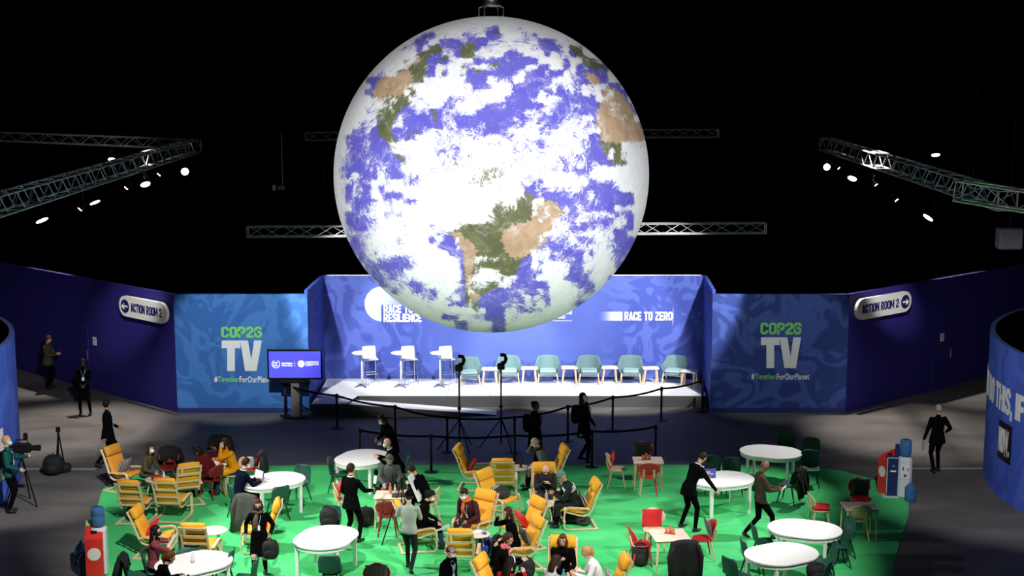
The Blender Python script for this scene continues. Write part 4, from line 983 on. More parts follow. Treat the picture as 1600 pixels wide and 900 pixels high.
green(1151, 899, 55, 'dark green chair at the bottom edge left of front oval table'); kch = green(1277, 905, 300, 'dark green chair piled with black bag at the bottom right')
green(293, 866, 180, 'dark green chair at the back of the bottom left table'); green(346, 889, 275, 'dark green chair right of the bottom left table'); green(383, 905, 275, 'dark green chair cut by the bottom edge near the woman with scarf')
wch = green(213, 900, 85, 'dark green chair draped in black jackets, bottom left'); green(243, 893, 75, 'dark green chair under the woman in burgundy top'); 
PG = 'bentwood lounge armchairs with mustard cushions'
def poang(px, py, hd, lb, c='yellow'):
    p = P(px, py, .40); return place('poang_' + c, b_poang(c), (p.x, p.y, .012), hd, lb, 'armchair', PG)
A1 = poang(196, 741, 118, 'ochre armchair at the far left edge holding a striped cushion', 'ochre')
poang(213, 787, 8, 'mustard armchair seen from behind, leftmost of the pair'); poang(269, 784, 8, 'mustard armchair seen from behind, right of the pair at left'); poang(290, 760, 335, 'mustard armchair behind the pair, turned to the left group')
A5 = poang(243, 839, 95, 'mustard armchair with a red cushion, left foreground'); poang(313, 857, 5, 'mustard armchair seen from behind beside a small round table'); A7 = poang(405, 830, 262, 'mustard armchair behind the walking woman with scarf')
A8 = poang(742, 738, 98, 'mustard armchair with dark red cushion near the barrier'); poang(785, 752, 0, 'mustard armchair seen from behind in the back row, centre'); poang(856, 738, 262, 'mustard armchair under the man in grey with hand on face')
poang(851, 774, 178, 'mustard armchair under the man with shaved head'); A12 = poang(903, 795, 262, 'mustard armchair under the man with green beanie'); A13 = poang(742, 819, 215, 'mustard armchair under the man in maroon jacket')
A14 = poang(779, 782, 125, 'mustard armchair covered with a dark coat, centre'); A15 = poang(816, 828, 240, 'mustard armchair with bright red cushion, centre'); A16 = poang(812, 857, 248, 'mustard armchair with grey striped cushion under the long-haired woman')
poang(722, 866, 4, 'mustard armchair seen from behind with blue bag beside it'); A18 = poang(879, 899, 183, 'mustard armchair under the red-haired woman'); A19 = poang(944, 921, 265, 'mustard armchair under the blond woman with ponytail')
A20 = poang(781, 924, 110, 'mustard armchair left of the person with red scarf, bottom edge'); A21 = poang(652, 829, 78, 'mustard armchair partly hidden behind the cameraman in grey')
NG = 'round-backed chairs in red and birch'
RW = b_round(M_WOOD, M_WOOD); RR = b_round(M_REDP, M_REDP, M_WOOD); RD = b_round(mat('dark_red_shell', (.22, .012, .015), .5), mat('dark_red_shell', (0, 0, 0)))
def rnd(px, py, hd, lb, k='w'):
    p = P(px, py, .43); return place('round_' + k, {'w': RW, 'r': RR, 'd': RD}[k], (p.x, p.y, .012), hd, lb, 'chair', NG)
N1 = rnd(964, 734, 92, 'birch round-back chair with upright red cushion, facing right'); N2 = rnd(1006, 719, 178, 'red round-back chair holding a dark cushion, behind small table', 'r'); rnd(1013, 745, 2, 'red round-back chair seen from behind at the small back table', 'r')
rnd(606, 806, 0, 'dark red round-back chair seen from behind, left of the grey-shirt cameraman', 'd'); N5 = rnd(540, 782, 85, 'birch round-back chair with red cushion left of the man in suit'); N6 = rnd(611, 765, 182, 'red round-back chair under the hooded person', 'r')
rnd(668, 787, 285, 'birch round-back chair seen from the side behind the white board'); N8 = rnd(1001, 851, 80, 'red round-back chair with black rucksack beneath', 'r'); N9 = rnd(1022, 829, 178, 'birch round-back chair with square red cushion, front of small table')
N10 = rnd(1098, 843, 262, 'red round-back chair with a leaning grey cushion', 'r'); N11 = rnd(1064, 872, 352, 'birch round-back chair hidden under a black coat'); N12 = rnd(1281, 797, 88, 'birch round-back chair with red cushion lying on its seat')
N13 = rnd(1345, 780, 178, 'red round-back chair with dark cushion near water dispenser', 'r'); rnd(1341, 812, 2, 'birch round-back chair seen from behind near water dispenser'); N15 = rnd(588, 920, 178, 'red round-back chair with patterned cushion at the bottom edge', 'r')
N16 = rnd(262, 731, 180, 'dark red round-back chair under a black jacket, left group', 'd'); N17 = rnd(342, 712, 178, 'dark red round-back chair behind the small table at left', 'd'); N18 = rnd(391, 733, 268, 'red round-back chair with grey jacket, right of the yellow sweater', 'r'); rnd(330, 750, 300, 'dark red round-back chair under the bent person at left', 'd'); rnd(364, 742, 255, 'birch round-back chair under the woman in yellow sweater')
SG = 'small square birch tables'
def sq(px, py, hd, lb, k='a'):
    z = .69; p = P(px, py, z); return place('sq' + k, b_square(*{'a': (.72, .60, .70), 'b': (.74, .74, .70)}[k]), (p.x, p.y, .012), hd, lb, 'table', SG)
S1 = sq(1012.5, 720, 0, 'small birch table between two red chairs, back row'); S2 = sq(611, 774, 2, 'small birch table with bottles and a dark tray, centre left'); S3 = sq(1046, 837, 352, 'small birch table with the orange card holder, right of centre', 'b')
S4 = sq(1343, 792, 0, 'small birch table near the water dispenser at right'); S5 = sq(334, 722, 0, 'small birch table of the woman in yellow sweater'); 
TG = 'low round birch side tables'
def low(px, py, lb, k=.27):
    p = P(px, py, .45); return place('low%g' % k, b_small(k), (p.x, p.y, .012), 20, lb, 'side table', TG)
B1 = low(333, 829, 'low round table beside the rear-view armchair, left foreground', .30); B2 = low(747, 835, 'low round table in front of the man in maroon jacket', .25); B3 = low(810, 731, 'low round table with dark bottle, centre back row', .27); B4 = low(848, 785, 'low round table with drinks before the shaved-head man', .36)
B5 = low(247, 749, 'low round table heaped with papers, left group', .30); B6 = low(882, 912, 'low round table with turquoise bottle at bottom edge', .28)

# ------------------------------------------------------------------ cushions
def pillow(ch, off, rot, color, label, w=.42, stripes=False, th=.13, group='loose cushions on chairs', mt=None):
    """soft square cushion; off in the chair's frame, rot = tilt about the chair's x axis, yaw"""
    n = 8; top = []; bot = []
    m = MB(); g = []
    for i in range(n + 1):
        for j in range(n + 1):
            u, v = -1 + 2 * i / n, -1 + 2 * j / n; k = max(0, (1 - u * u) * (1 - v * v)) ** .42
            px_ = u * w / 2 * (1 - .06 * (1 - v * v)); py_ = v * w / 2 * (1 - .06 * (1 - u * u)); top.append((px_, py_, th / 2 * k)); bot.append((px_, py_, -th / 2 * k))
    N_ = n + 1; fs = []
    for i in range(n):
        for j in range(n):
            a = i * N_ + j; b = a + 1; c = a + N_ + 1; d = a + N_; fs.append((a, d, c, b)); fs.append((a + N_ * N_, b + N_ * N_, c + N_ * N_, d + N_ * N_))
    m.add(top + bot, fs); o = m.build('cushion', mt or mat('cushion_' + color, CC[color], .85, noise=.15, scale=25), None, True)
    wpt = local(ch, off); o.location = wpt; o.rotation_mode = 'XYZ'
    base = Matrix.Rotation(-R(headof(ch) + rot[1]), 3, 'Z') @ Matrix.Rotation(R(rot[0]), 3, 'X') @ Matrix.Rotation(R(rot[2] if len(rot) > 2 else 0), 3, 'Z')
    o.rotation_euler = base.to_euler(); tag(o, label, 'cushion', group); return o
CC = {'red': (.75, .02, .03), 'darkred': (.28, .01, .012), 'char': (.035, .036, .04), 'grey': (.14, .14, .145)}
def striped(name, a, b, sc_=40):
    if name in MATS: return MATS[name]
    m = bpy.data.materials.new(name); m.use_nodes = True; nt = m.node_tree; L = nt.links.new; bs = nt.nodes['Principled BSDF']; bs.inputs['Roughness'].default_value = .9
    tc = nt.nodes.new('ShaderNodeTexCoord'); w = nt.nodes.new('ShaderNodeTexWave'); w.inputs['Scale'].default_value = sc_; L(tc.outputs['Object'], w.inputs['Vector'])
    cr = nt.nodes.new('ShaderNodeValToRGB'); cr.color_ramp.interpolation = 'CONSTANT'; cr.color_ramp.elements[0].color = (*a, 1); cr.color_ramp.elements[1].position = .5; cr.color_ramp.elements[1].color = (*b, 1)
    L(w.outputs['Fac'], cr.inputs[0]); L(cr.outputs[0], bs.inputs['Base Color']); MATS[name] = m; return m
MSTR = striped('striped_fabric', (.02, .02, .02), (.65, .63, .6), 5)
pillow(A1, (-.02, -.05, .58), (65, 0), 'grey', 'striped grey cushion on the ochre armchair', .42, mt=striped('striped_grey', (.05, .05, .05), (.28, .27, .25), 6))
pillow(A5, (0, -.06, .60), (62, 0, 8), 'red', 'bright red cushion in the left foreground armchair'); pillow(A7, (0, -.08, .60), (66, 0), 'red', 'red cushion behind the walking woman with scarf')
pillow(A8, (0, -.06, .58), (60, 0), 'darkred', 'dark red cushion in the armchair near the barrier'); pillow(A13, (.19, -.16, .62), (68, -8), 'red', 'red cushion beside the man in maroon jacket', .40)
pillow(A15, (.02, -.02, .60), (58, 0, 10), 'red', 'bright red cushion behind the long-haired woman'); pillow(A16, (0, -.12, .62), (68, 0), 'grey', 'grey striped cushion at the back of the long-haired woman', .42, mt=striped('striped_grey', (0, 0, 0), (0, 0, 0)))
pillow(A12, (0, -.12, .60), (66, 0), 'grey', 'black and white striped cushion behind the beanie man', .40, mt=MSTR); pillow(A19, (0, -.12, .58), (66, 0), 'grey', 'black and white striped cushion behind the blond woman', .40, mt=MSTR)
pillow(A14, (.1, -.1, .60), (60, 0), 'grey', 'black and white striped cushion under the dark coat', .38, mt=MSTR); pillow(A20, (.1, .0, .56), (50, 0), 'grey', 'black and white striped cushion at the bottom edge, centre', .40, mt=MSTR)
pillow(N1, (0, -.13, .66), (76, 0), 'red', 'red cushion upright on the birch chair, back row', .42, th=.09); pillow(N2, (.03, -.12, .66), (78, 0), 'char', 'dark cushion on the red chair, back row', .44, th=.10); pillow(N5, (0, -.13, .66), (78, 0), 'red', 'red cushion on the birch chair left of the man in suit', .42, th=.09)
pillow(N9, (.03, -.12, .66), (78, 0), 'red', 'square red cushion standing on the birch chair by card table', .44, th=.10); pillow(N10, (0, -.12, .66), (74, 0), 'grey', 'grey cushion leaning in the red chair', .40, th=.09)
pillow(N12, (0, .02, .50), (0, 12), 'red', 'red cushion lying flat on the birch chair, right', .40, th=.12); pillow(N13, (0, -.10, .66), (76, 0), 'char', 'dark cushion on the red chair near water dispenser', .44, th=.10)
pillow(N15, (0, -.12, .66), (76, 0), 'grey', 'patterned black and white cushion at the bottom edge', .42, mt=striped('fine_pattern', (.03, .03, .03), (.4, .4, .4), 14), th=.10)

# ------------------------------------------------------------------ draped clothes and bags
def drape(ch, color, label, name='jacket', w=.24, drop=.62, front=.30, top=.86, yb=-.27, thick=.03, seed=1, flare=1.15):
    """garment hung over a chair's back: hangs behind and a little in front"""
    rn = random.Random(seed); g = []; n = 11
    ph = [rn.uniform(0, 6) for _ in range(4)]
    prof = [(yb - .10 - .03, top - drop), (yb - .085, top - drop * .6), (yb - .055, top - drop * .25), (yb - .04, top - .04), (yb - .005, top + .015), (yb + .035, top - .03), (yb + .06, top - front * .6), (yb + .075, top - front)]
    for i, (y, z) in enumerate(prof):
        row = []
        for j in range(n):
            u = -1 + 2 * j / (n - 1); amt = min(1, abs(top - z) / .25); wf = w * (1 + (flare - 1) * max(0, (top - z)) / drop)
            row.append((u * wf, y + .022 * math.sin(u * 6 + ph[0]) * amt + .012 * math.sin(u * 13 + ph[1]) * amt + .03 * u * u, z + (.03 * math.sin(u * 5 + ph[2]) if i in (0, 7) else 0) - .05 * u * u * (1 if 3 <= i <= 5 else .4)))
        g.append(row)
    m = MB(); m.sheet(g, thick); mt = mat('cloth_' + color, CK[color], .9, noise=.4, scale=15); o = m.build(name, mt, None, True)
    o.location = ch.location; o.rotation_euler = ch.rotation_euler; tag(o, label, 'jacket')
    for s in (-1, 1):
        m = MB(); m.tube([(s * w * .95, yb - .03, top - .08), (s * (w + .05), yb - .08, top - .3), (s * (w + .03), yb - .10, top - drop * .92)], [.05, .055, .045], 8); m.build('sleeve', mt, o, True)
    return o
CK = {'black': (.003, .003, .0035), 'grey': (.05, .052, .045), 'darkgrey': (.02, .022, .022), 'darkred': (.06, .006, .008), 'pale': (.45, .43, .42), 'navy': (.008, .01, .03), 'blue': (.02, .05, .42), 'olive': (.05, .05, .03)}
drape(gch, 'grey', 'long grey coat hanging from a chair at the laptop table, touching the carpet', 'coat', drop=.80, seed=3, flare=1.5)
drape(jch, 'black', 'black jacket over the chair at the far right oval table', seed=4, flare=1.3); drape(N11, 'black', 'long black coat covering the chair before the card table', 'coat', w=.27, drop=.78, seed=5, flare=1.1)
drape(N16, 'black', 'black jacket over the dark red chair, left group', seed=6, drop=.5); drape(N17, 'black', 'dark jacket on the chair behind the small left table', seed=7, drop=.4, flare=1.4); drape(N18, 'darkgrey', 'dark grey jacket on the red chair right of the yellow sweater', seed=8, drop=.5)
drape(wch, 'black', 'black jackets heaped on the chair, bottom left', seed=9, drop=.6)
def bag(loc, size, color, label, kind='rucksack', head=0, straps=True, cat='bag', seed=0):
    rn = random.Random(seed + 7); w, d, h = size
    def fn(p):
        return Vector((math.copysign(abs(p.x) ** .75 * w ** .25 * .84, p.x), math.copysign(abs(p.y) ** .75 * d ** .25 * .84, p.y), p.z + (.02 * math.sin(p.x * 20 + seed)) * (1 if p.z > 0 else 0)))
    m = MB(); m.sphere((0, 0, h / 2), (w / 2, d / 2, h / 2), 14, 9, fn=lambda p: p); 
    mt = mat('bag_' + color, CK[color], .8, noise=.3, scale=12)
    m.v = [(math.copysign(abs(x / (w / 2)) ** .7, x) * w / 2, math.copysign(abs(y / (d / 2)) ** .7, y) * d / 2, h / 2 + math.copysign(abs((z - h / 2) / (h / 2)) ** .8, z - h / 2) * h / 2) for x, y, z in m.v]
    o = m.build(kind, mt, None, True); o.location = loc; o.rotation_euler = (0, 0, -R(head)); tag(o, label, cat)
    if straps:
        for s in (-1, 1): q = MB(); q.tube([(s * w * .25, d * .4, h * .9), (s * w * .32, d * .62, h * .6), (s * w * .25, d * .5, h * .15)], .015, 5); q.build('strap', mt, o)
        q = MB(); q.tube([(-.05, 0, h * .97), (0, 0, h * 1.1), (.05, 0, h * .97)], .012, 5); q.build('top_handle', mt, o)
        q = MB(); q.sphere((0, -d * .42, h * .35), (w * .36, d * .2, h * .25), 10, 6); q.build('front_pocket', mt, o, True)
    return o
def g0(px, py): p = P(px, py, .012); return (p.x, p.y, .012)
bag(g0(1000, 884), (.36, .26, .50), 'black', 'black rucksack on the carpet by the red chair, right of centre', seed=1)
bag(local(bch, (0, .0, .44)), (.40, .30, .42), 'black', 'black bag standing on a green chair, centre left', seed=2)
bag(g0(572, 821), (.42, .34, .42), 'black', 'black rucksack on the carpet right of the man in suit', seed=3)
bag(g0(893, 816), (.60, .30, .26), 'black', 'large black bag lying at the feet of the beanie man', 'holdall', head=10, seed=4); bag(g0(912, 820), (.34, .24, .18), 'darkgrey', 'small dark bag lying right of the large black bag', 'holdall', seed=5)
bag(g0(757, 866), (.24, .34, .46), 'blue', 'blue carrier bag beside the rear-view armchair, foreground', 'carrier_bag', head=-15, seed=6)
bag(local(kch, (0, .02, .44)), (.40, .32, .30), 'black', 'black bag piled on the chair at the bottom right', seed=7); bag(g0(777, 872), (.3, .3, .5), 'black', 'black rucksack on the floor behind the red scarf person', seed=8)
bag(g0(823, 903), (.34, .3, .42), 'black', 'black rucksack at the bottom edge, centre', seed=9); bag(g0(210, 812), (.34, .3, .34), 'darkgrey', 'dark bag under the leftmost rear-view armchair', seed=10)
bag(local(N18, (0, 0, .43)), (.24, .2, .30), 'pale', 'pale bag on the red chair right of the yellow sweater', straps=False, kind='tote_bag', seed=11); 
bag(local(A14, (0, .05, .45)), (.46, .44, .26), 'darkgrey', 'dark coat heaped on the centre armchair', kind='coat', straps=False, cat='coat', seed=12)
bag(g0(84, 741), (.5, .4, .5), 'black', 'black equipment case on the floor at the left aisle', 'equipment_case', seed=13); bag(g0(102, 737), (.3, .3, .22), 'black', 'small round black bag right of the equipment case', straps=False, seed=14)
bag(g0(737, 871), (.28, .2, .3), 'black', 'black bag under the rear-view armchair, foreground', straps=False, seed=15)

# ------------------------------------------------------------------ things on tables
def bottle(o, off, col, label, h=.22, r=.033, group='drinks and bottles on the tables', clear=False):
    w = local(o, off); m = MB(); m.lathe([(r * .9, 0), (r, .01), (r, h * .62), (r * .45, h * .8), (r * .42, h * .92)], n=14)
    mt = mat('clear_bottle', (.85, .9, .92), .1, trans=.7) if clear else mat('bottle_' + col, {'orange': (.75, .2, .08), 'turq': (.05, .42, .40), 'dark': (.02, .015, .02), 'white': (.8, .8, .78), 'blue': (.05, .1, .4)}[col], .35)
    b = m.build('bottle', mt, None, True); b.location = w; tag(b, label, 'bottle', group)
    m = MB(); m.lathe([(r * .5, h * .9), (r * .5, h), (r * .4, h * 1.02)], n=10); m.build('cap', mt if not clear else M_PAPER, b)
def tz(o): return {'oval_table': .733, 'square_table': .688, 'side_table': .438}[o.name.split('.')[0]] + 0.012
bottle(S2, (-.02, .05, .70), 'orange', 'orange bottle on the small table, centre left', .24); bottle(S2, (.08, .08, .70), 'white', 'white bottle next to the orange one', .2, .026)
bottle(B4, (-.25, .1, .45), 'blue', 'clear water bottle left on the drinks table', .25, clear=True); bottle(B4, (.06, .08, .45), 'blue', 'clear water bottle in middle of the drinks table', .27, clear=True); bottle(B6, (-.02, .0, .45), 'turq', 'turquoise steel bottle on the table at bottom edge', .27, .038)
bottle(B3, (.06, 0, .45), 'dark', 'dark bottle on the round table, centre back row', .24, .035); bottle(T4, (.0, -.02, .745), 'blue', 'tall clear drinking glass on the bottom left table', .20, .035, clear=True); bottle(B4, (-.12, -.1, .45), 'orange', 'orange cup on the drinks table', .14, .04)
bottle(B5, (.1, .1, .45), 'white', 'white bottle among papers, left group', .16, .03)
def item(o, off, size, mt, label, name, rot=0, cat=None, bev=.008):
    w = local(o, off); m = MB(); m.bbox((0, 0, size[2] / 2), size, min(bev, size[2] * .3)); b = m.build(name, mt); b.location = w; b.rotation_euler = (0, 0, R(rot)); tag(b, label, cat or name.split('_')[-1]); return b
item(S2, (.20, -.10, .70), (.34, .26, .03), M_CHAR, 'dark tray on the small table, centre left', 'tray', 4, 'tray')
item(S2, (.30, .16, .70), (.22, .10, .05), mat('skin_pale', (.75, .5, .4), .6), 'pale pouch at the far corner of the small table', 'pouch', 10)
for i, (o, off) in enumerate(((S1, (-.04, .02, .70)), (S3, (.02, .05, .70)))):
    w = local(o, off); t = empty('card_holder', w, 20 * i, ('orange card holder on the small back table', 'orange card holder on the table right of centre')[i], 'card holder', 'orange card holders')
    for k in range(3): m = MB(); m.box((-.07 + .07 * k, .02 * (k % 2), .06 + .02 * (k % 2)), (.06, .012, .12 + .03 * (k % 2)), (.2, 0, .3 * (k - 1))); m.build('card', mat('card_orange', (.75, .22, .12), .5), t)
    m = MB(); m.box((0, .005, .008), (.22, .08, .016)); m.build('card_base', mat('card_brown', (.4, .1, .06), .5), t)
# laptop
w = local(T2, (0, 0, .745)); q = P(397, 752, .75); t = empty('laptop', (q.x, q.y, .757), 45, 'open black laptop with lit grey screen on the oval table', 'laptop')
m = MB(); m.bbox((0, 0, .01), (.34, .24, .018), .005); m.build('keyboard_base', M_BLACK, t)
m = MB(); m.box((0, .145, .13), (.34, .012, .23), (-.25, 0, 0)); m.build('lid', M_BLACK, t); m = MB(); m.box((0, .136, .13), (.30, .004, .19), (-.25, 0, 0)); m.build('display', mat('laptop_screen', (.45, .5, .55), .3, emit=.6), t)
# blue box with dispensers
q = P(1105, 746, .75); t = empty('blue_box', (q.x, q.y, .757), -4, 'blue display box with white print on the oval table', 'box')
m = MB(); m.bbox((0, 0, .11), (.36, .2, .22), .006); m.build('box_body', mat('box_blue', (.07, .09, .42), .5), t)
for z, w_ in ((.15, .10), (.105, .24), (.05, .12)):
    m = MB(); m.box((0, -.102, z), (w_, .004, .022)); m.build('print_line', M_PAPER, t)
m = MB(); m.box((0, .02, .26), (.30, .18, .10)); m.build('tissue_pack', M_BLACK, t)
q = P(1095, 748, .75); t = empty('hand_gel_stand', (q.x - .05, q.y, .757), 0, 'pale pump stand left of the blue box', 'dispenser'); m = MB(); m.box((0, 0, .12), (.06, .06, .24)); m.build('body', M_GREYP, t); m = MB(); m.tube([(0, 0, .23), (.02, 0, .30), (.12, 0, .27)], .018, 6); m.build('nozzle', M_GREYP, t)
for i, (o, off, sz_, lb) in enumerate(((B5, (-.08, .02, .45), (.21, .15, .004), 'white paper leaflet among the left group'), (T2, (-.18, -.42, .745), (.13, .09, .005), 'small orange card near the laptop'), (S5, (-.1, .08, .70), (.2, .14, .03), 'small carton on the table of the yellow sweater woman'), (B4, (-.16, .12, .45), (.14, .1, .10), 'small blue carton on the drinks table'), (B2, (-.03, .05, .45), (.2, .14, .04), 'folded papers on the low table, foreground'))):
    item(o, (off[0], off[1], off[2] + .0), sz_, [M_PAPER, mat('card_orange', (0, 0, 0)), mat('card_brown', (0, 0, 0)), mat('box_blue', (0, 0, 0)), M_PAPER][i], lb, ['leaflet', 'card', 'carton', 'carton', 'papers'][i], 20 * i)
item(B5, (.03, -.1, .45), (.22, .18, .12), mat('cloth_darkred2', (.4, .02, .03), .8), 'red pouch on the low table, left group', 'pouch', 30, bev=.04)

# ------------------------------------------------------------------ water dispensers, bins
def dispenser(px, py, hd, label, blab, full):
    q = P(px, py, .012); t = empty('water_dispenser', (q.x, q.y, 0.012), hd, label, 'water dispenser', 'water dispensers')
    m = MB(); m.bbox((0, 0, .50), (.31, .32, 1.0), .05); m.build('cabinet', M_GREYP, t)
    m = MB(); m.bbox((0, -.16, .66), (.22, .03, .34), .01); m.build('tap_panel', mat('tap_panel', (.62, .63, .68), .4), t)
    for s in (-1, 1): m = MB(); m.tube([(s * .055, -.17, .78), (s * .055, -.21, .77), (s * .055, -.21, .72)], .014, 6); m.build('tap', M_BLACK if s < 0 else M_STEEL, t)
    m = MB(); m.lathe([(.001, 0), (.035, 0), (.035, .01)], n=12); o = m.build('button', mat('button_red', (.15, .02, .02), .5), t); o.rotation_euler = (PI / 2, 0, 0); o.location = (0, -.175, .58)
    if full: m = MB(); m.lathe([(.05, 1.0), (.12, 1.03), (.135, 1.08), (.135, 1.22), (.125, 1.235), (.135, 1.25), (.135, 1.36), (.11, 1.40), (.02, 1.405)], n=24); m.build('water_bottle', M_BLUEB, t, True)
    return t
d1 = dispenser(1412, 777, 12, 'grey water dispenser with blue bottle, right edge of carpet', '', True); d2 = dispenser(157, 897, -6, 'white water dispenser with blue bottle, bottom left corner', '', True)
def jug(px, py, label):
    q = P(px, py, .0); m = MB(); m.lathe([(.11, 0), (.135, .02), (.135, .18), (.125, .2), (.135, .22), (.135, .33), (.06, .42), (.03, .43), (.03, .47)], n=20); o = m.build('water_jug', M_BLUEB, None, True); o.location = (q.x, q.y, 0.001); tag(o, label, 'water bottle', 'spare water bottles')
    m = MB(); m.lathe([(.033, .46), (.033, .49)], n=12); m.build('cap', mat('cap_blue', (.1, .2, .5), .5), o)
jug(1422, 783, 'spare blue water bottle on the floor by the right dispenser'); jug(133, 898, 'spare blue water bottle by the red bin, nearest the carpet'); jug(128, 880, 'spare blue water bottle behind the other one, bottom left')
def bins(px, py, hd, label, flip):
    q = P(px, py, .012); t = empty('recycling_bin', (q.x, q.y, .012), hd, label, 'bin', 'recycling bins')
    red = mat('bin_red', (.62, .03, .02), .45); grn = mat('bin_green', (.25, .55, .22), .45)
    m = MB(); m.box((0, 0, .40), (.34, .40, .80)); m.build('bin_body', red, t)
    m = MB(); y0, y1 = -.2, .2; m.add([(-.17, y0, .8), (.17, y0, .8), (.17, y1, .8), (-.17, y1, .8), (-.17, y0, .86), (.17, y0, .86), (.17, y1, 1.02), (-.17, y1, 1.02)], ((0, 3, 2, 1), (4, 5, 6, 7), (0, 1, 5, 4), (1, 2, 6, 5), (2, 3, 7, 6), (3, 0, 4, 7))); m.build('bin_lid', red, t)
    m = MB(); m.add([(-.17, y1, .98), (.17, y1, .98), (.17, y1 + .16, 1.04), (-.17, y1 + .16, 1.04), (-.17, y1, 1.02), (.17, y1, 1.02), (.17, y1 + .16, 1.08), (-.17, y1 + .16, 1.08)], ((0, 3, 2, 1), (4, 5, 6, 7), (0, 1, 5, 4), (1, 2, 6, 5), (2, 3, 7, 6), (3, 0, 4, 7))); m.build('back_flap', grn, t)
    m = MB(); m.box((0, 0, .945), (.12, .10, .012), (.38, 0, 0)); m.build('slot', M_BLACK, t); m = MB(); m.box((0, y1 + .08, 1.065), (.10, .05, .012), (.35, 0, 0)); m.build('slot', M_BLACK, t)
    m = MB(); m.lathe([(.001, 0), (.13, 0), (.13, .008), (.001, .008)], n=24); o = m.build('round_sticker', mat('sticker_cream', (.72, .68, .6), .5), t); o.rotation_euler = (PI / 2, 0, 0); o.location = (0, -.2, .55)
    return t
bins(150, 902, -12, 'red recycling bin with green flap and round sticker, bottom left', 1)
bins(1388, 770, 70, 'red and green recycling bin behind the dark blue info panel', 0)
q = P(1393, 774, .012); t = empty('info_panel', (q.x, q.y, .012), 6, 'dark blue info panel with white frame before the dispenser', 'panel')
m = MB(); m.box((0, 0, .48), (.30, .20, .94)); m.build('panel_body', mat('panel_navy', (.012, .018, .10), .4), t)
m = MB(); 
for c_, d_ in (((-.14, -.104, .5), (.012, .008, .9)), ((.14, -.104, .5), (.012, .008, .9)), ((0, -.104, .944), (.29, .008, .012))): q_ = MB(); q_.box(c_, d_); q_.build('frame_strip', M_PAPER, t)
m = MB(); m.box((0, -.03, .01), (.44, .34, .02)); m.build('foot_plate', mat('foot_white', (.6, .62, .65), .5), t)
m = MB(); m.box((0, -.103, .62), (.13, .006, .035)); m.build('print_line', M_PAPER, t); m = MB(); m.box((0, -.103, .75), (.06, .006, .02)); m.build('print_line', mat('print_green', (0, 0, 0)), t)
m = MB(); m.box((.1, .06, 1.08), (.10, .02, .34)); m.build('leaflet_post', mat('panel_navy', (0, 0, 0)), t)

# ================================================================== PEOPLE
SK = {'pale': mat('skin_light', (.62, .36, .27), .55), 'tan': mat('skin_tan', (.42, .21, .13), .55), 'brown': mat('skin_brown', (.17, .075, .045), .55), 'dark': mat('skin_deep', (.07, .03, .02), .55)}
HC = {'black': (.008, .006, .005), 'brown': (.025, .011, .006), 'red': (.12, .028, .010), 'blond': (.42, .24, .09), 'grey': (.30, .28, .26), 'auburn': (.055, .018, .008), 'silver': (.35, .33, .31)}
CC2 = {'black': (.003, .003, .0036), 'navy': (.004, .006, .018), 'olive': (.075, .06, .035), 'maroon': (.075, .022, .028), 'yellow': (.72, .30, .01), 'grey': (.36, .40, .36), 'midgrey': (.10, .105, .105), 'denim': (.03, .05, .10), 'darkgreen': (.010, .075, .065), 'darkgrey': (.03, .03, .032),
       'darkred': (.10, .010, .012), 'white': (.72, .71, .68), 'burgundy': (.17, .04, .05), 'red': (.5, .01, .015), 'brownp': (.07, .05, .04), 'charcoal': (.018, .02, .022), 'patterned': (.055, .04, .03), 'palegrey': (.42, .42, .42)}
def cloth(c): return mat('wear_' + c, CC2[c], 1.0, spec=.03, noise=.35 if c == 'patterned' else .12, scale=30 if c == 'patterned' else 12)
def v3(*a): return Vector(a)
def ik(a, b, l1, l2, pole):
    d = b - a; L_ = d.length; mx = (l1 + l2) * .999
    if L_ > mx: b = a + d * (mx / L_); d = b - a; L_ = mx
    u = d.normalized(); x = (l1 * l1 - l2 * l2 + L_ * L_) / (2 * L_); h = math.sqrt(max(0, l1 * l1 - x * x))
    p = Vector(pole) - u * Vector(pole).dot(u)
    if p.length < 1e-4: p = Vector((0, 0, -1))
    return a + u * x + p.normalized() * h, b
def hand(mb, w, d, up, side, k, curl, mi=0):
    """palm, four fingers and a thumb at wrist w pointing along d; up = back of the hand; side=+1 right"""
    d = d.normalized(); up = (up - d * up.dot(d)).normalized(); s = d.cross(up) * 1.0
    inn = -s * side if side else s
    pc = [w - d * .01 * k, w + d * .03 * k, w + d * .085 * k]
    mb.tube(pc, [(.024 * k, .016 * k), (.036 * k, .016 * k), (.038 * k, .013 * k)], 8, up=s, mi=mi)
    for i, (o, l) in enumerate(((-.029, .060), (-.010, .074), (.010, .070), (.028, .054))):
        o *= side; p0 = w + d * .082 * k + s * o * k; c = curl
        p1 = p0 + (d * math.cos(c * .5) - up * math.sin(c * .5)) * l * .45 * k; p2 = p1 + (d * math.cos(c * 1.2) - up * math.sin(c * 1.2)) * l * .33 * k; p3 = p2 + (d * math.cos(c * 1.8) - up * math.sin(c * 1.8)) * l * .28 * k
        mb.tube([p0 - d * .015 * k, p1, p2, p3], [.0098 * k, .0092 * k, .0085 * k, .006 * k], 6, mi=mi)
    ts = -s * side; p0 = w + d * .02 * k + ts * .028 * k; p1 = p0 + (d * .7 + ts * .7).normalized() * .035 * k; p2 = p1 + (d * .9 + ts * .25 - up * .4 * min(1, curl)).normalized() * .032 * k
    mb.tube([p0 - d * .01 * k, p1, p2], [.0125 * k, .011 * k, .0075 * k], 6, mi=mi)
def segdist(P_, a, b, ra, rb):
    ab = b - a; L2 = max(1e-9, ab @ ab); t = np.clip(((P_ - a) @ ab) / L2, 0, 1)
    return np.linalg.norm(P_ - (a + t[:, None] * ab), axis=1) - (ra + (rb - ra) * t)

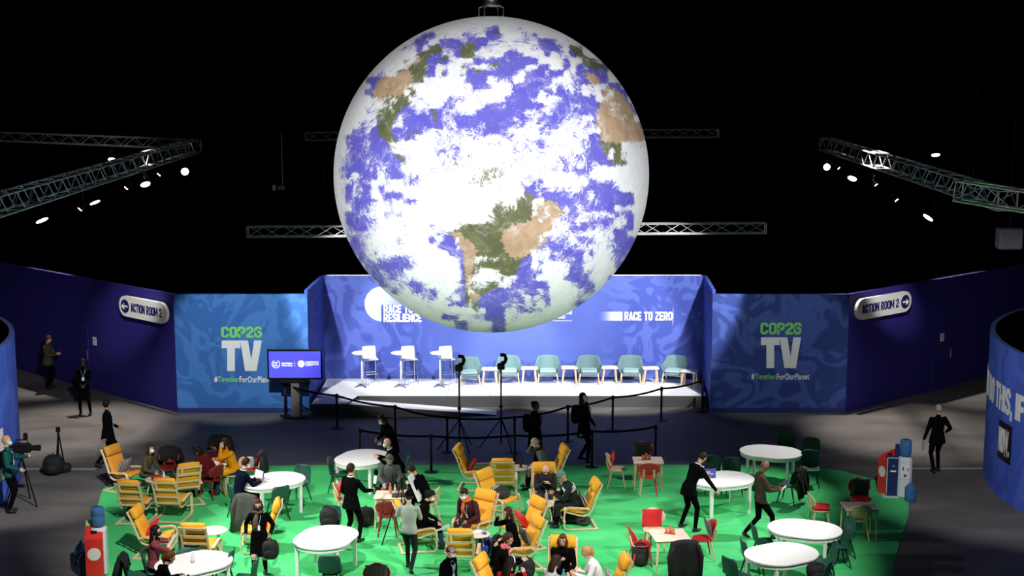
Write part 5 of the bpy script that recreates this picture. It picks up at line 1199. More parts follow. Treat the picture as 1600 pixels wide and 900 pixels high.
def person(label, loc, head, pose='stand', k=1.0, skin='pale', top='black', bottom='black', shoe='black', hair='brown', style='short', mask=None, lean=0.0, side=0.0, hy=0.0, hp=0.0,
           lh=None, rh=None, walk=0.0, seat=.44, coat=0.0, short_sleeve=False, legs=None, extras=(), bplabel='', bulk=1.0, shorts=False, curl=.7, stance=.0, cross=False):
    """local frame: +y is where the person faces, +x their right hand side"""
    lean, side, hy, hp = R(lean), R(side), R(hy), R(hp)
    sit = pose == 'sit'
    pel = v3(0, -.06, seat + .13) if sit else v3(0, 0, (.95 - .06 * walk * walk) * k)
    u = v3(math.sin(side), math.sin(lean), math.cos(lean)).normalized(); fw = v3(0, math.cos(lean), -math.sin(lean)); sx = u.cross(fw).normalized() * -1
    sx = fw.cross(u).normalized(); B = bulk
    J = {}
    J['waist'] = pel + u * .13 * k; J['chest'] = pel + u * .33 * k; J['sh'] = pel + u * .50 * k; J['neck'] = J['sh'] + u * .065 * k
    hu = v3(math.sin(side) * .5, math.sin(lean * .6 + hp), math.cos(lean * .6 + hp)).normalized(); J['head'] = J['neck'] + hu * .155 * k + v3(0, math.cos(hp) * .015, 0)
    sw = .175 * k * (B ** .5)
    shR, shL = J['sh'] + sx * sw - u * .03 * k, J['sh'] - sx * sw - u * .03 * k
    if sit:
        if rh is None: rh = (.14, .30, seat + .20)
        if lh is None: lh = (-.14, .30, seat + .20)
    else:
        if rh is None: rh = (.27, .06 - walk * .2, .84 * k)
        if lh is None: lh = (-.27, .06 + walk * .2, .84 * k)
    eR, wR = ik(shR, Vector(rh), .29 * k, .265 * k, (.5, -.7, -.6)); eL, wL = ik(shL, Vector(lh), .29 * k, .265 * k, (-.5, -.7, -.6))
    hipR, hipL = pel + sx * .09 * k - u * .03, pel - sx * .09 * k - u * .03
    if sit:
        lg = legs or ((.12, .40, .09), (-.12, .40, .09))
        aR, aL = Vector(lg[0]), Vector(lg[1]); poleR = poleL = (0, .6, 1)
    else:
        st = .09 + stance
        aR = v3(st, .36 * walk, .09); aL = v3(-st, -.36 * walk, .09 + .06 * abs(walk)); 
        if walk < 0: aR, aL = v3(st, .36 * walk, .09 + .06 * abs(walk)), v3(-st, -.36 * walk, .09)
        poleR, poleL = (.1, 1, 0), (-.1, 1, 0)
    kR, aR = ik(hipR, aR, .44 * k, .43 * k, poleR); kL, aL = ik(hipL, aL, .44 * k, .43 * k, poleL)
    mb = MB()
    def ell(c, a, b):
        return [c + sx * (a * math.cos(t)) + fw * (b * math.sin(t)) for t in [2 * PI * i / 18 for i in range(18)]]
    tk = k * (B ** .6)
    mb.loft([ell(pel - u * .10 * k, .12 * tk, .09 * tk), ell(pel - u * .04 * k, .172 * tk, .125 * tk), ell(pel + u * .04 * k, .175 * tk, .125 * tk), ell(J['waist'], .150 * tk, .112 * tk), ell(pel + u * .24 * k, .162 * tk, .12 * tk), ell(J['chest'], .178 * tk, .128 * tk),
             ell(pel + u * .42 * k, .180 * tk, .118 * tk), ell(pel + u * .49 * k, .150 * tk, .098 * tk), ell(pel + u * .525 * k, .085 * tk, .075 * tk), ell(pel + u * .55 * k, .052 * k, .052 * k)])
    mb.tube([J['sh'] + u * .01, J['neck'] + hu * .01, J['head'] - hu * .03], [.056 * k, .052 * k, .05 * k], 12)
    segs = []                                         # (a, b, ra, rb, material)
    def limb(a, b, ra, rb, mi, n=12): mb.tube([a, a.lerp(b, .5), b], [ra, (ra + rb) / 2 * 1.05, rb], n); mb.sphere(a, ra * 1.02, 10, 6); mb.sphere(b, rb, 10, 6); segs.append((a, b, ra, rb, mi))
    sl = 1.18 * (B ** .5)
    for sh, e, w in ((shR, eR, wR), (shL, eL, wL)):
        limb(sh, e, .056 * k * sl, .044 * k * sl, 1); 
        limb(e, w, .043 * k * (sl if not short_sleeve else 1), .030 * k * (sl if not short_sleeve else 1), 0 if short_sleeve else 1)
    for h, kn, an, side_ in ((hipR, kR, aR, 1), (hipL, kL, aL, -1)):
        limb(h, kn, .092 * k * B ** .5, .062 * k, 2); limb(kn, an, .058 * k, .043 * k, 2)
    for kn, an in ((kR, aR), (kL, aL)):
        sh = (an - kn).normalized(); f = v3(0, 1, 0)
        lift = an.z > .12
        dn = v3(0, .82, -.57) if lift and not sit else v3(0, 1, -.02)
        if sit and an.z > .16: dn = v3(0, .95, -.3)
        base = an + v3(0, -.03, -.045); mb.tube([base - dn * .035, base + dn * .05, base + dn * .13, base + dn * .19], [(.036, .034), (.044, .040), (.045, .030), (.034, .022)], 10, up=(1, 0, 0)); segs.append((base - dn * .05, base + dn * .2, .05, .045, 3))
    # head: skull, jaw, nose, ears
    Hc = J['head']; rz = Matrix.Rotation(-hy, 3, 'Z'); hf = rz @ v3(0, math.cos(lean * .4 + hp), -math.sin(lean * .4 + hp)); hf = hf.normalized()
    hz = (hu - hf * hu.dot(hf)).normalized(); hx = hf.cross(hz)
    HM = Matrix((hx, hf, hz)).transposed()
    def H(x, y, z): return Hc + HM @ Vector((x * k, y * k, z * k))
    def hs(mb_, c, r, n=16, m=12, mi=0, fn=None):
        mb2 = MB(); mb2.sphere((0, 0, 0), r, n, m)
        vs = [Vector(v) + Vector(c) for v in mb2.v]
        if fn: vs = [fn(v) for v in vs]
        mb_.add([H(*v) for v in vs], mb2.f, mi)
    hs(mb, (0, -.008, .018), (.077, .096, .106)); hs(mb, (0, .022, -.055), (.055, .066, .062)); 
    mb.tube([H(0, .088, .015), H(0, .104, -.022)], [.010 * k, .017 * k], 8); mb.tube([H(-.022, .086, -.062), H(.022, .086, -.062)], .009 * k, 8)
    for s in (-1, 1): hs(mb, (s * .078, -.005, -.005), (.012, .022, .032), 8, 6)
    if coat:
        c0 = pel + u * .02; 
        if sit: pass
        else: mb.loft([ell(c0 + u * .1, .165 * tk, .13 * tk), ell(c0, .19 * tk, .148 * tk), [v3(.21 * tk * math.cos(t), .165 * tk * math.sin(t), pel.z - coat * .55) for t in [2 * PI * i / 18 for i in range(18)]], [v3(.225 * tk * math.cos(t), .18 * tk * math.sin(t), pel.z - coat) for t in [2 * PI * i / 18 for i in range(18)]]])
    # one continuous skin by voxel remeshing
    me = bpy.data.meshes.new('body_src'); me.from_pydata(mb.v, [], mb.f); o = bpy.data.objects.new('body_src', me); COL.objects.link(o)
    rm = o.modifiers.new('r', 'REMESH'); rm.mode = 'VOXEL'; rm.voxel_size = .0145; sm = o.modifiers.new('s', 'SMOOTH'); sm.factor = .5; sm.iterations = 1
    dg = bpy.context.evaluated_depsgraph_get(); body = bpy.data.meshes.new_from_object(o.evaluated_get(dg)); bpy.data.objects.remove(o); bpy.data.meshes.remove(me)
    nf = len(body.polygons); cen = np.empty(nf * 3, 'f'); body.polygons.foreach_get('center', cen); cen = cen.reshape(-1, 3)
    A = lambda v: np.array(v)
    best = np.full(nf, 9.); mi = np.zeros(nf, int)
    # hem height decides top and trousers on the torso
    cand = [(A(pel + u * .02), A(J['sh'] - u * .04), .14 * tk, .15 * tk, 1), (A(pel - u * .1), A(pel - u * .02), .14 * tk, .14 * tk, 2), (A(J['neck'] + u * .01), A(Hc), .05 * k, .09 * k, 0), (A(Hc), A(Hc), .1, .1, 0)] + [(A(a), A(b), ra, rb, q) for a, b, ra, rb, q in segs]
    for a, b, ra, rb, q in cand:
        d_ = segdist(cen, a, b, ra, rb); w = d_ < best; best[w] = d_[w]; mi[w] = q
    hzl = (cen - A(pel)) @ A(u); fwl = (cen - A(pel)) @ A(fw)
    tor = (mi == 2) & (hzl > -.02 * k); 
    if not sit: tor |= (mi == 2) & (hzl > -.09 * k)
    mi[tor] = 1
    if coat and not sit: mi[(cen[:, 2] > pel.z - coat - .02) & (mi == 2)] = 1; mi[(cen[:, 2] > pel.z - coat - .02) & (cen[:, 2] < pel.z) & (mi == 3)] = 1
    if shorts:
        for kn, an in ((kR, aR), (kL, aL)): mi[(segdist(cen, A(kn), A(kn), .07, .07) < 0)] = 0
    mi[(cen[:, 2] < .10) & (mi == 2) & (not sit or True)] = 3
    bm_ = MB(); bm_.v = []; 
    n0 = len(body.vertices); co = np.empty(n0 * 3, 'f'); body.vertices.foreach_get('co', co); faces = [tuple(p.vertices) for p in body.polygons]
    HB = MB()
    fR = (wR - eR).normalized(); fL = (wL - eL).normalized()
    backR = sx * .7 + v3(0, 0, .7) if sit else sx; backL = -sx * .7 + v3(0, 0, .7) if sit else -sx
    hand(HB, wR, fR, backR, 1, k, curl); hand(HB, wL, fL, backL, -1, k, curl)
    EY = MB()
    for s in (-1, 1):
        mb2 = MB(); mb2.sphere((0, 0, 0), (.011, .006, .006), 8, 6); EY.add([H(v[0] + s * .031, v[1] + .0865, v[2] + .018) for v in mb2.v], mb2.f)
        mb2 = MB(); mb2.box((0, 0, 0), (.034, .006, .006)); EY.add([H(v[0] + s * .031, v[1] + .089, v[2] + .038) for v in mb2.v], mb2.f)
    vs = co.reshape(-1, 3).tolist() + [tuple(v) for v in HB.v] + [tuple(v) for v in EY.v]
    fs = faces + [tuple(i + n0 for i in f) for f in HB.f] + [tuple(i + n0 + len(HB.v) for i in f) for f in EY.f]
    mis = list(mi) + [0] * len(HB.f) + [4] * len(EY.f)
    bpy.data.meshes.remove(body)
    fm = bpy.data.meshes.new('body'); fm.from_pydata(vs, [], fs)
    for mt in (SK[skin], cloth(top), cloth(bottom), mat('shoe_' + shoe, CC2[shoe], .6), M_BLACK): fm.materials.append(mt)
    fm.polygons.foreach_set('material_index', mis); fm.polygons.foreach_set('use_smooth', [True] * len(fs)); fm.update()
    root = empty('person', loc, head, label, 'person'); bo = bpy.data.objects.new('body', fm); COL.objects.link(bo); bo.parent = root
    # hair
    if style != 'bald':
        hm = mat('hair_' + hair, HC[hair], .65, spec=.15, noise=.4, scale=40) if not style.startswith('beanie') and style != 'cap' else None
        def hairfn(v):
            x, y, z = v; front = (y > .035 and z < .062) or (y > -.02 and z < -.005 and abs(x) < .2 and y > .0)
            if z < -.06 and style == 'short': front = True
            return Vector((x * .72, y * .72, z * .72)) if front else v
        m = MB()
        if style in ('short', 'long', 'pony', 'bun', 'balding', 'bob'):
            if style == 'balding':
                def bf(v):
                    x, y, z = v; return Vector((x * .72, y * .72, z * .72)) if (z > .055 or y > .03 or z < -.05) else v
                hs(m, (0, -.010, .018), (.086, .105, .114), 20, 14, fn=bf)
            else: hs(m, (0, -.014, .024), (.088, .106, .115), 20, 14, fn=hairfn)
            m.build('hair', hm, root, True)
            if style in ('long', 'bob'):
                q = MB(); l = .20 if style == 'bob' else .36
                dn = v3(0, 0, -1); a0 = H(0, -.05, .03); a1 = H(0, -.075, -.06); a2 = a1 + (hz * -1 * .6 + dn * .4 + hf * -.15) * (l * .5); a3 = a2 + (dn - hf * .05) * (l * .42)
                q.tube([a0, a1, a2, a3], [(.080 * k, .045 * k), (.090 * k, .050 * k), (.095 * k, .045 * k), (.04 * k, .02 * k)], 12, up=hx); q.build('hair_length', hm, root, True)
                for s in (-1, 1):
                    q = MB(); q.tube([H(s * .055, .01, .075), H(s * .085, .015, .0), H(s * .088, .02, -.07), H(s * .08, .03, -.16 if style == 'long' else -.10)], [.022 * k, .030 * k, .030 * k, .012 * k], 8); q.build('hair_strand', hm, root, True)
            if style == 'pony':
                q = MB(); b0 = H(0, -.095, .06); q.tube([b0, b0 - hf * .05 * k - v3(0, 0, .02), b0 - hf * .07 * k - v3(0, 0, .13), b0 - hf * .04 * k - v3(0, 0, .24)], [.022, .035, .032, .010], 10); q.build('ponytail', hm, root, True)
            if style == 'bun': q = MB(); hs(q, (0, -.09, .09), (.045, .045, .04)); q.build('hair_bun', hm, root, True)
        elif style in ('beanie', 'beanie_green'):
            cm = mat('knit_' + style, (.07, .19, .15) if style == 'beanie_green' else (.02, .02, .02), .95, noise=.5, scale=60, bump=.4)
            def kf(v):
                x, y, z = v; return Vector((x * .8, y * .8, .03)) if z < .022 else Vector((x, y, z * 1.08))
            hs(m, (0, -.012, .03), (.093, .112, .118), 20, 14, fn=kf); m.build('knit_hat', cm, root, True)
        elif style == 'cap':
            def kf(v):
                x, y, z = v; return Vector((x * .8, y * .8, .0)) if z < (.02 if y > 0 else -.03) else v
            hs(m, (0, -.012, .03), (.090, .110, .112), 20, 14, fn=kf); m.build('dark_cap', M_BLKF, root, True)
            q = MB(); hs(q, (0, -.02, -.01), (.084, .1, .07), 16, 10, fn=hairfn); q.build('hair', mat('hair_brown', HC['brown'], .55, noise=.4, scale=40), root, True)
        elif style == 'hood':
            def kf(v):
                x, y, z = v; return Vector((x * .7, y * .7, z * .7)) if (y > .05 and z < .09) else v
            hs(m, (0, -.02, .01), (.108, .125, .135), 20, 14, fn=kf); m.build('hood', cloth('midgrey'), root, True)
    if mask:
        def mf(v):
            x, y, z = v; return Vector((x * .8, y * .72, z * .9)) if (z > .0 or y < .02 or z < -.085) else v
        m = MB(); hs(m, (0, .03, -.042), (.070, .088, .066), 20, 14, fn=lambda v: v if (v.y > .035) else Vector((v.x * .6, .03, v.z * .6 - .02)))
        m.build('face_mask', mat('mask_' + mask, {'white': (.80, .80, .78), 'black': (.01, .01, .01), 'blue': (.35, .60, .75)}[mask], .7), root, True)
        m = MB()
        for s in (-1, 1): m.tube([H(s * .058, .055, -.03), H(s * .083, .0, .0)], .003, 4)
        o = m.build('mask_loop', mat('mask_' + mask, (0, 0, 0)), root); o['kind'] = 'stuff'
    T = lambda r_, uu, ff, ss=0: pel + u * uu * k + fw * ff * k + sx * ss * k
    for e in extras:
        if e == 'lanyard' or e == 'lanyard_low':
            z0 = .22
            for s in (-1, 1): m = MB(); m.tube([T(0, .535, .03, s * .06), T(0, .45, .125 * B ** .6, s * .055), T(0, z0 + .05, .137 * B ** .6, s * .008)], .005, 4); m.build('lanyard_cord', mat('lanyard_blue', (.25, .35, .55), .6), root)
            c_ = T(0, z0, .142 * B ** .6); m = MB(); m.box((0, 0, 0), (.075, .008, .10)); m.v = [tuple(c_ + sx * v[0] + fw * v[1] + u * v[2]) for v in m.v]; m.build('badge', M_PAPER, root)
        elif e.startswith('scarf'):
            col = {'scarf_brown': (.09, .055, .04), 'scarf_orange': (.70, .15, .03), 'scarf_redwhite': (.62, .12, .14), 'scarf_black': (.01, .01, .01)}[e]
            sm_ = mat(e, col, .95, noise=.5, scale=30 if e != 'scarf_redwhite' else 60, bump=.3)
            m = MB(); c_ = J['neck'] + u * .0; m.tube([c_ + sx * (.075 * math.cos(t)) + fw * (.07 * math.sin(t) + .01) + u * (.012 * math.sin(3 * t)) for t in [2 * PI * i / 14 for i in range(15)]], .036 * k, 10); m.build('scarf_loop', sm_, root, True)
            if e != 'scarf_black': m = MB(); m.tube([T(0, .52, .09, .03), T(0, .38, .15, .06), T(0, .14, .155, .07)], [(.03, .02), (.05, .016), (.055, .014)], 8); m.build('scarf_end', sm_, root, True)
        elif e == 'collar': m = MB(); c_ = J['neck'] + u * .0; m.tube([c_ + sx * (.058 * math.cos(t)) + fw * (.058 * math.sin(t)) for t in [2 * PI * i / 14 for i in range(15)]], .014 * k, 8); m.build('shirt_collar', cloth('white'), root, True)
        elif e == 'shirt': m = MB(); m.add([tuple(T(0, .53, .075, -.04)), tuple(T(0, .53, .075, .04)), tuple(T(0, .42, .134, .03)), tuple(T(0, .20, .134, .0)), tuple(T(0, .42, .134, -.03)), tuple(T(0, .40, .05, 0))], ((0, 4, 3, 2, 1), (0, 1, 5), (1, 2, 5), (2, 3, 5), (3, 4, 5), (4, 0, 5))); m.build('shirt_front', mat('shirt_pale', (.5, .55, .65), .8), root)
        elif e == 'stripes':
            for z_ in (.36, .40, .44): m = MB(); m.loft([[T(0, z_ + dz, (.130 + .004) * B ** .6 * math.sin(t), (.182 + .004) * B ** .6 * math.cos(t)) for t in [2 * PI * i / 20 for i in range(20)]] for dz in (0, .012)]); m.build('pullover_stripe', M_PAPER, root)
        elif e == 'backpack': 
            m = MB(); m.sphere((0, 0, 0), (.5, .5, .5), 14, 10); m.v = [tuple(T(0, .28 + math.copysign(abs(2 * v[2]) ** .75, v[2]) * .24, -.22 + math.copysign(abs(2 * v[1]) ** .75, v[1]) * .11, math.copysign(abs(2 * v[0]) ** .7, v[0]) * .155)) for v in m.v]
            bo2 = m.build('backpack', M_BLKF, None, True); bo2.location = root.location; bo2.rotation_euler = root.rotation_euler; tag(bo2, bplabel, 'backpack')
            for s in (-1, 1): m = MB(); m.tube([T(0, .42, -.16, s * .09), T(0, .545, -.02, s * .11), T(0, .44, .14 * B ** .6, s * .10), T(0, .25, .13, s * .12), T(0, .16, -.1, s * .17)], .014, 6); m.build('strap', M_BLKF, bo2)
        elif e == 'glasses':
            m = MB()
            for s in (-1, 1): m.tube([H(s * .033 + .02 * math.cos(t), .097, .014 + .016 * math.sin(t)) for t in [2 * PI * i / 10 for i in range(11)]], .0025, 4); m.tube([H(s * .055, .094, .016), H(s * .08, .0, .016)], .0025, 4)
            o = m.build('glasses', M_BLACK, root); o['kind'] = 'stuff'
        elif e == 'headband': m = MB(); m.tube([H(.09 * math.cos(t), -.005, .03 + .112 * math.sin(t)) for t in [PI * i / 12 for i in range(13)]], .010, 6); m.build('headband', M_PAPER, root)
    c_, s_ = math.cos(-R(head)), math.sin(-R(head))
    def Wd(p): return Vector((root.location.x + p.x * c_ - p.y * s_, root.location.y + p.x * s_ + p.y * c_, root.location.z + p.z))
    return {'root': root, 'rh': Wd(wR + fR * .09 * k - backR.normalized() * .02), 'lh': Wd(wL + fL * .09 * k - backL.normalized() * .02), 'rf': fR, 'lf': fL, 'head': Wd(Hc)}
def st_(px, py): p = P(px, py, 0.012); return (p.x, p.y, 0.012)
def phone(pt, head, label, name='phone', size=(.075, .012, .15), tilt=-50, mt=None, cat='phone', col=None):
    m = MB(); m.bbox((0, 0, 0), size, .004); o = m.build(name, mt or M_BLACK); o.location = pt; o.rotation_euler = (R(tilt), 0, -R(head)); tag(o, label, cat); return o
def sitc(ch, dy=0.02, dx=0): return tuple(local(ch, (dx, dy, 0)))
chairs = {}
def near(px, py, z=.42):
    """the seat standing nearest to a pixel"""
    p = P(px, py, z); best = None
    for o in bpy.data.objects:
        if o.name.split('.')[0] in ('plastic_chair', 'lounge_armchair', 'round_back_chair'):
            d = (Vector((o.location.x, o.location.y)) - Vector((p.x, p.y))).length
            if best is None or d < best[0]: best = (d, o)
    return best[1]
def seated(label, px, py, dhead=0.0, dy=.02, **kw):
    o = near(px, py); h = headof(o) + dhead; po = o.name.startswith('lounge')
    c = local(o, (0, dy, 0)); kw.setdefault('seat', .38 if po else .44); kw['k'] = kw.get('k', 1) * .94
    return person(label, (c.x, c.y, 0.012), h, 'sit', **kw), h
LAP = ((.10, .34, .66), (-.06, .34, .66))
# ---- standing
person('person in olive jacket looking at a phone by the dark blue wall', st_(77, 607), 100, k=.94, top='olive', hair='red', hp=20, rh=(.10, .34, 1.12), lh=(-.08, .34, 1.12), coat=.12)
r = person('person in black with white lanyard standing with crossed hands, left aisle', st_(134, 648), 175, k=.93, skin='dark', top='black', hair='black', hp=15, stance=.05, rh=(.05, .2, .92), lh=(-.06, .2, .92), extras=('lanyard',))
person('person in black jacket with white badge striding across the left aisle', st_(171, 731), 75, k=1.01, skin='tan', hair='black', walk=.8, hy=-30, coat=.18, lh=(-.2, .25, 1.0), extras=('lanyard',))
cm = person('person in dark teal hoodie and mask operating a video camera, left edge', st_(16, 800), 80, k=1.0, hair='blond', top='darkgreen', mask='blue', hy=10, bplabel='black backpack worn by the camera operator at the left edge', rh=(.22, .28, 1.05), lh=(-.18, .42, 1.25), extras=('lanyard', 'backpack'))
person('person in dark coat and white mask leaning over the bald man', st_(614, 745), 235, k=.94, hair='brown', style='long', mask='white', lean=22, hp=22, coat=.25, rh=(.15, .35, .98), lh=(-.12, .35, .95))
person('person in long black coat with hair bun, in silhouette before the stage', st_(836, 731), 75, k=.96, skin='dark', hair='black', style='bun', coat=.45, bulk=1.25, hy=25, bplabel='black backpack on the silhouetted person with hair bun', extras=('backpack',))
person('person in black with hood down and pale blue mask before the stage', st_(912, 722), 110, k=1.02, top='black', hair='brown', style='bob', mask='blue', hy=15, hp=-12, coat=.28, walk=.35, lh=(-.2, .22, .95), bplabel='black backpack on the silhouetted person with blue mask', extras=('backpack', 'scarf_black'))
mic = person('person in black suit holding out a microphone, back to the viewer', st_(550, 849), 38, k=.99, hair='brown', skin='pale', walk=.35, coat=.14, rh=(.22, .42, 1.12), lh=(-.22, .18, .95), extras=('collar',))
gs = person('person in light grey pullover and dark cap filming, back to the viewer', st_(640, 892), 12, k=.95, top='grey', bottom='charcoal', hair='brown', style='cap', hp=12, walk=-.55, rh=(.10, .36, 1.12), lh=(-.22, .36, 1.15))
wm = person('person in black coat, brown scarf and black mask walking towards the viewer', st_(407, 900), 178, k=.90, hair='auburn', style='long', mask='black', walk=.35, coat=.40, shorts=True, hp=8, rh=(.26, .05, .90), lh=(-.24, .12, .92), extras=('scarf_brown', 'lanyard'))
bm2 = person('person in black suit bending over the blue box, arm stretched out', st_(1075, 828), 62, k=1.01, hair='brown', mask='black', lean=24, hp=28, stance=.10, walk=.15, coat=.14, lh=(-.10, .45, 1.12), rh=(.38, .52, .86), extras=('collar',))
pt = person('person in patterned shirt and black trousers walking while reading a phone', st_(1186, 841), 80, k=1.0, skin='brown', style='bald', top='patterned', walk=.80, hp=28, rh=(.10, .38, 1.10), lh=(-.04, .38, 1.10))
rm_ = person('person with silver hair in dark clothes walking away, right aisle', st_(1462, 738), 352, k=.97, hair='silver', top='black', walk=.2, coat=.16, lh=(-.34, .02, .86), rh=(.30, .15, 1.0))
# ---- seated, left group
seated('person in olive cardigan with white mask seated at the left edge of carpet', 222, 747, -5, dy=.10, k=.96, top='olive', hair='brown', style='long', mask='white', lean=18, hy=10) if False else None
c = st_(231, 770); person('person in olive cardigan with white mask seated in the left group', c, 110, 'sit', k=.88, top='olive', bottom='charcoal', hair='auburn', style='long', mask='white', lean=18, hy=18, seat=.36)
s_, h_ = seated('person in dark red sweater bending forward over papers, left group', 330, 750, 0, top='darkred', hair='black', style='bob', lean=35, hp=30, dy=.05)
seated('person in mustard sweater and white mask resting chin on hand', 364, 742, -10, top='yellow', bottom='denim', hair='brown', style='long', mask='white', lean=18, hy=10, bulk=1.15, rh=(.10, .36, .82), lh=(-.05, .26, 1.12))
seated('person in navy suit and mask typing on the laptop', 374, 781, -8, top='navy', bottom='black', hair='brown', mask='white', lean=16, hp=15, rh=(.14, .46, .80), lh=(-.10, .46, .80), k=1.05, extras=('collar',))
bu = seated('person in burgundy top with long black hair and black mask taking a photo', 243, 893, 5, top='burgundy', bottom='black', hair='black', style='long', mask='black', lean=6, short_sleeve=True, rh=(.12, .34, 1.12), lh=(-.10, .34, 1.12))
c = P(248, 940, .44); bh = person('person in black hoodie with brown hair at the bottom left table', (c.x, c.y, .012), 60, 'sit', hair='red', style='pony', top='black', lean=22, hp=15, rh=(.16, .42, .82), lh=(-.12, .42, .82))
# ---- centre
seated('bald person in black suit with arms on the oval table, centre left', 623, 739, 0, top='black', style='bald', mask='white', lean=28, k=1.0, rh=(.14, .46, .84), lh=(-.10, .46, .84), extras=('collar',)) 
seated('hooded person in grey on the red chair behind the small table', 611, 765, 0, top='midgrey', bottom='black', hair='black', style='hood', lean=20, hp=20, bulk=1.1)
wb = seated('person in black bending over a big white board, centre', 668, 787, 0, top='black', hair='brown', lean=30, hp=30, k=1.05, rh=(.12, .36, .75), lh=(-.1, .38, .85))
nv = seated('person in black top and jeans writing with white mask, beside the grey cameraman', 652, 829, 10, dy=.12, top='black', bottom='denim', hair='black', style='pony', mask='white', lean=15, hp=25)
mj = seated('person in maroon jacket, orange scarf and white mask leaning forward', 742, 819, 0, dy=.14, top='maroon', bottom='charcoal', hair='brown', mask='white', lean=22, hp=18, k=1.05, bulk=1.15, extras=('scarf_orange', 'lanyard'))
sh = seated('person with shaved head and dark jacket looking down at a phone', 851, 774, 0, dy=.12, top='darkgrey', hair='brown', style='bald', lean=26, hp=32, bulk=1.2, k=1.05, rh=(.09, .34, .80), lh=(-.09, .34, .80))
seated('person in grey jacket pressing a hand to the face, centre back row', 856, 738, 0, dy=.10, top='midgrey', bottom='black', hair='grey', lean=20, hp=22, rh=(.07, .30, 1.04), extras=('scarf_black',))
bn = seated('person with green knitted hat and striped dark pullover holding a tablet', 903, 795, 0, dy=.10, skin='tan', top='charcoal', style='beanie_green', lean=24, hp=22, k=1.05, bulk=1.15, extras=('stripes',), rh=(.10, .46, .78), lh=(-.10, .46, .78))
seated('person in black with very long brown hair resting chin on hand', 812, 857, 12, dy=.16, top='black', hair='auburn', style='long', lean=14, rh=(.04, .30, 1.08), hy=-5)
seated('person with long curly red hair in black jacket, foreground', 879, 899, 0, dy=.10, top='black', hair='red', style='long', lean=14, hy=10, bulk=1.15, rh=(.04, .32, .84))
c = P(858, 948, .44); person('person with dark hair in pale patterned top, back turned, bottom edge', (c.x, c.y, .012), 60, 'sit', hair='brown', style='bob', top='palegrey', lean=15, hp=10, extras=('glasses',))
seated('blond person with ponytail in pale jacket, bottom edge', 944, 921, 0, dy=.12, top='white', bottom='charcoal', hair='blond', style='pony', lean=22, hp=15, rh=(.10, .42, .74), lh=(-.10, .42, .74))
c = st_(697, 985); person('balding person in dark suit with glasses and white mask, foreground', c, 120, 'stand', k=.92, top='black', hair='red', style='balding', mask='white', hy=5, hp=10, lean=8, bulk=1.15, extras=('shirt', 'glasses', 'lanyard'))
c = P(783, 908, .44); person('person with red and white scarf and curly dark hair, foreground', (c.x, c.y, .012), 95, 'sit', hair='auburn', style='short', top='black', lean=14, hp=8, extras=('scarf_redwhite',), rh=(.05, .40, .86), lh=(-.08, .40, .86))
c = P(789, 952, .44); person('person in red top with white hairband at the bottom edge', (c.x, c.y, .012), 40, 'sit', hair='black', style='long', top='red', lean=16, hp=10, extras=('headband',), rh=(.16, .36, 1.05), lh=(-.1, .36, .95))

# ---- things in hands and on laps
phone(bu[0]['rh'] + Vector((.0, .03, .02)), 80, 'black phone held up by the person in burgundy', tilt=0); phone(bh['rh'], 60, 'phone held by the person in black hoodie')
phone(pt['rh'] + Vector((.03, -.01, .02)), 80, 'white phone read by the walking person in patterned shirt', size=(.08, .012, .17), mt=M_PAPER); phone(bm2['lh'], 60, 'dark phone held over the oval table by the bending person')
phone(sh[0]['rh'] + Vector((-.02, -.03, .0)), 180, 'dark phone in the hands of the shaved-head person', size=(.08, .012, .15)); phone(bn[0]['rh'] + Vector((-.06, 0, .03)), 262, 'dark tablet held by the person with green hat', 'tablet', (.18, .012, .25), -40, cat='tablet')
phone(nv[0]['rh'] + Vector((.04, -.02, -.06)), 90, 'open notebook on the lap of the person in jeans', 'notebook', (.22, .02, .30), -75, M_PAPER, 'notebook')
phone(rm_['lh'] + Vector((0, 0, -.08)), 0, 'rolled pale papers in the left hand of the silver-haired person', 'papers', (.05, .05, .26), 12, mat('paper_dull', (.35, .33, .32), .7), 'papers')
q = wb[0]['rh']; phone(P(650, 761, .85), 285, 'big white board propped on the lap of the bending person', 'white_board', (.40, .02, .62), -24, M_PAPER, 'board')
# microphone
q = mic['rh']; t = empty('microphone', q, 40, 'black foam microphone with white sleeve in the outstretched hand', 'microphone')
m = MB(); m.tube([(0, 0, -.08), (0, .03, .16)], .018, 8); m.build('handle', M_BLACK, t); m = MB(); m.tube([(0, .03, .14), (0, .06, .30)], .034, 8); m.build('mic_flag', M_PAPER, t); m = MB(); m.sphere((0, .075, .38), (.05, .05, .07), 12, 8); m.build('foam_head', M_BLKF, t, True)
# bag in the hand of the walking woman
q = wm['lh']; bag((q.x + .04, q.y - .05, q.z - .44), (.34, .24, .40), 'black', 'black fluffy bag carried by the walking person with scarf', 'hand_bag', seed=20)
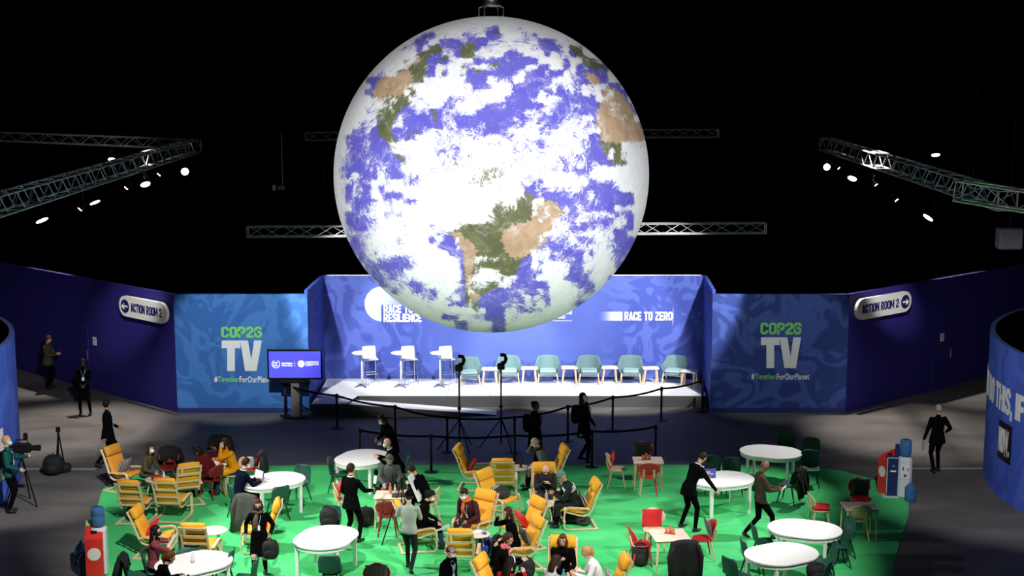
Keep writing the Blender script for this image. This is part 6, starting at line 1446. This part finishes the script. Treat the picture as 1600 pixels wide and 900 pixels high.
# camera on tripod, left
q = P(38, 788, 0); t = empty('video_camera_tripod', (q.x, q.y, 0), 0, 'black tripod under the video camera at the left edge', 'tripod')
for k_ in range(3): a = R(90 + k_ * 120); m = MB(); m.tube([(0, 0, 1.15), (math.cos(a) * .42, math.sin(a) * .42, 0.01)], .018, 6); m.build('leg', M_BLACK, t)
m = MB(); m.lathe([(.05, 1.1), (.07, 1.18), (.05, 1.24)], n=12); m.build('head', M_BLACK, t); m = MB(); m.tube([(0, 0, 1.2), (-.3, -.02, 1.02)], .012, 6); m.build('pan_handle', M_BLACK, t)
t = empty('video_camera', (q.x + .02, q.y, 1.24), 0, 'black video camera with long lens pointed right, left edge', 'camera')
m = MB(); m.bbox((0, 0, .12), (.42, .16, .22), .03); m.build('camera_body', M_BLACK, t); m = MB(); m.tube([(.2, 0, .12), (.42, 0, .12)], [.06, .075], 12); m.build('lens', M_BLACK, t); m = MB(); m.tube([(-.15, 0, .23), (-.12, 0, .31), (.12, 0, .31), (.15, 0, .23)], .016, 6); m.build('carry_handle', M_BLACK, t)
m = MB(); m.bbox((.10, -.02, .40), (.10, .08, .16), .02); m.build('top_light', M_BLACK, t); m = MB(); m.bbox((-.28, -.08, .16), (.16, .08, .08), .02); m.build('viewfinder', M_BLACK, t)
q = P(94, 738, 0); t = empty('light_tripod', (q.x, q.y, 0), 0, 'folded black tripod standing on the left aisle floor', 'tripod')
for k_ in range(3): a = R(30 + k_ * 120); m = MB(); m.tube([(0, 0, 1.05), (math.cos(a) * .14, math.sin(a) * .14, 0.01)], .02, 6); m.build('leg', M_BLACK, t)
m = MB(); m.bbox((0, 0, 1.10), (.10, .08, .14), .02); m.build('head', M_BLACK, t)
# cameraman's camera in grey pullover's hands, with monopod; second video camera near the hooded person
q = gs['lh']; t = empty('shoulder_camera', (q.x, q.y + .05, q.z), 12, 'black camera rig held by the person in grey pullover', 'camera')
m = MB(); m.bbox((0, 0, .05), (.14, .22, .14), .02); m.build('camera_body', M_BLACK, t); m = MB(); m.tube([(0, .1, .05), (0, .24, .05)], .04, 10); m.build('lens', M_BLACK, t)
q = P(629, 845, 0); t = empty('camera_tripod', (q.x, q.y, 0.012), 0, 'thin black tripod beside the person in grey pullover', 'tripod')
for k_, (dx, dy) in enumerate(((-.42, -.35), (.22, -.30), (-.05, .35))): m = MB(); m.tube([(0, 0, 1.30), (dx, dy, .005)], .014, 6); m.build('leg', M_BLACK, t)
m = MB(); m.bbox((0, 0, 1.34), (.08, .1, .1), .015); m.build('head', M_BLACK, t)
q = P(606, 800, .0); t = empty('tripod_camera', (P(612, 768, .7).x, P(612, 768, .7).y, .712), 0, 'small black camera gear standing on the small table, centre left', 'camera')
m = MB(); m.bbox((.02, .1, .12), (.2, .14, .14), .02); m.build('camera_body', M_BLACK, t); m = MB(); m.tube([(.02, .03, .12), (.02, -.08, .12)], .045, 10); m.build('lens', M_BLACK, t); m = MB(); m.tube([(.02, .1, .19), (.02, .1, .36)], .014, 6); m.build('mic_arm', M_BLACK, t); m = MB(); m.box((.02, .1, .03), (.1, .1, .06)); m.build('foot', M_BLACK, t)
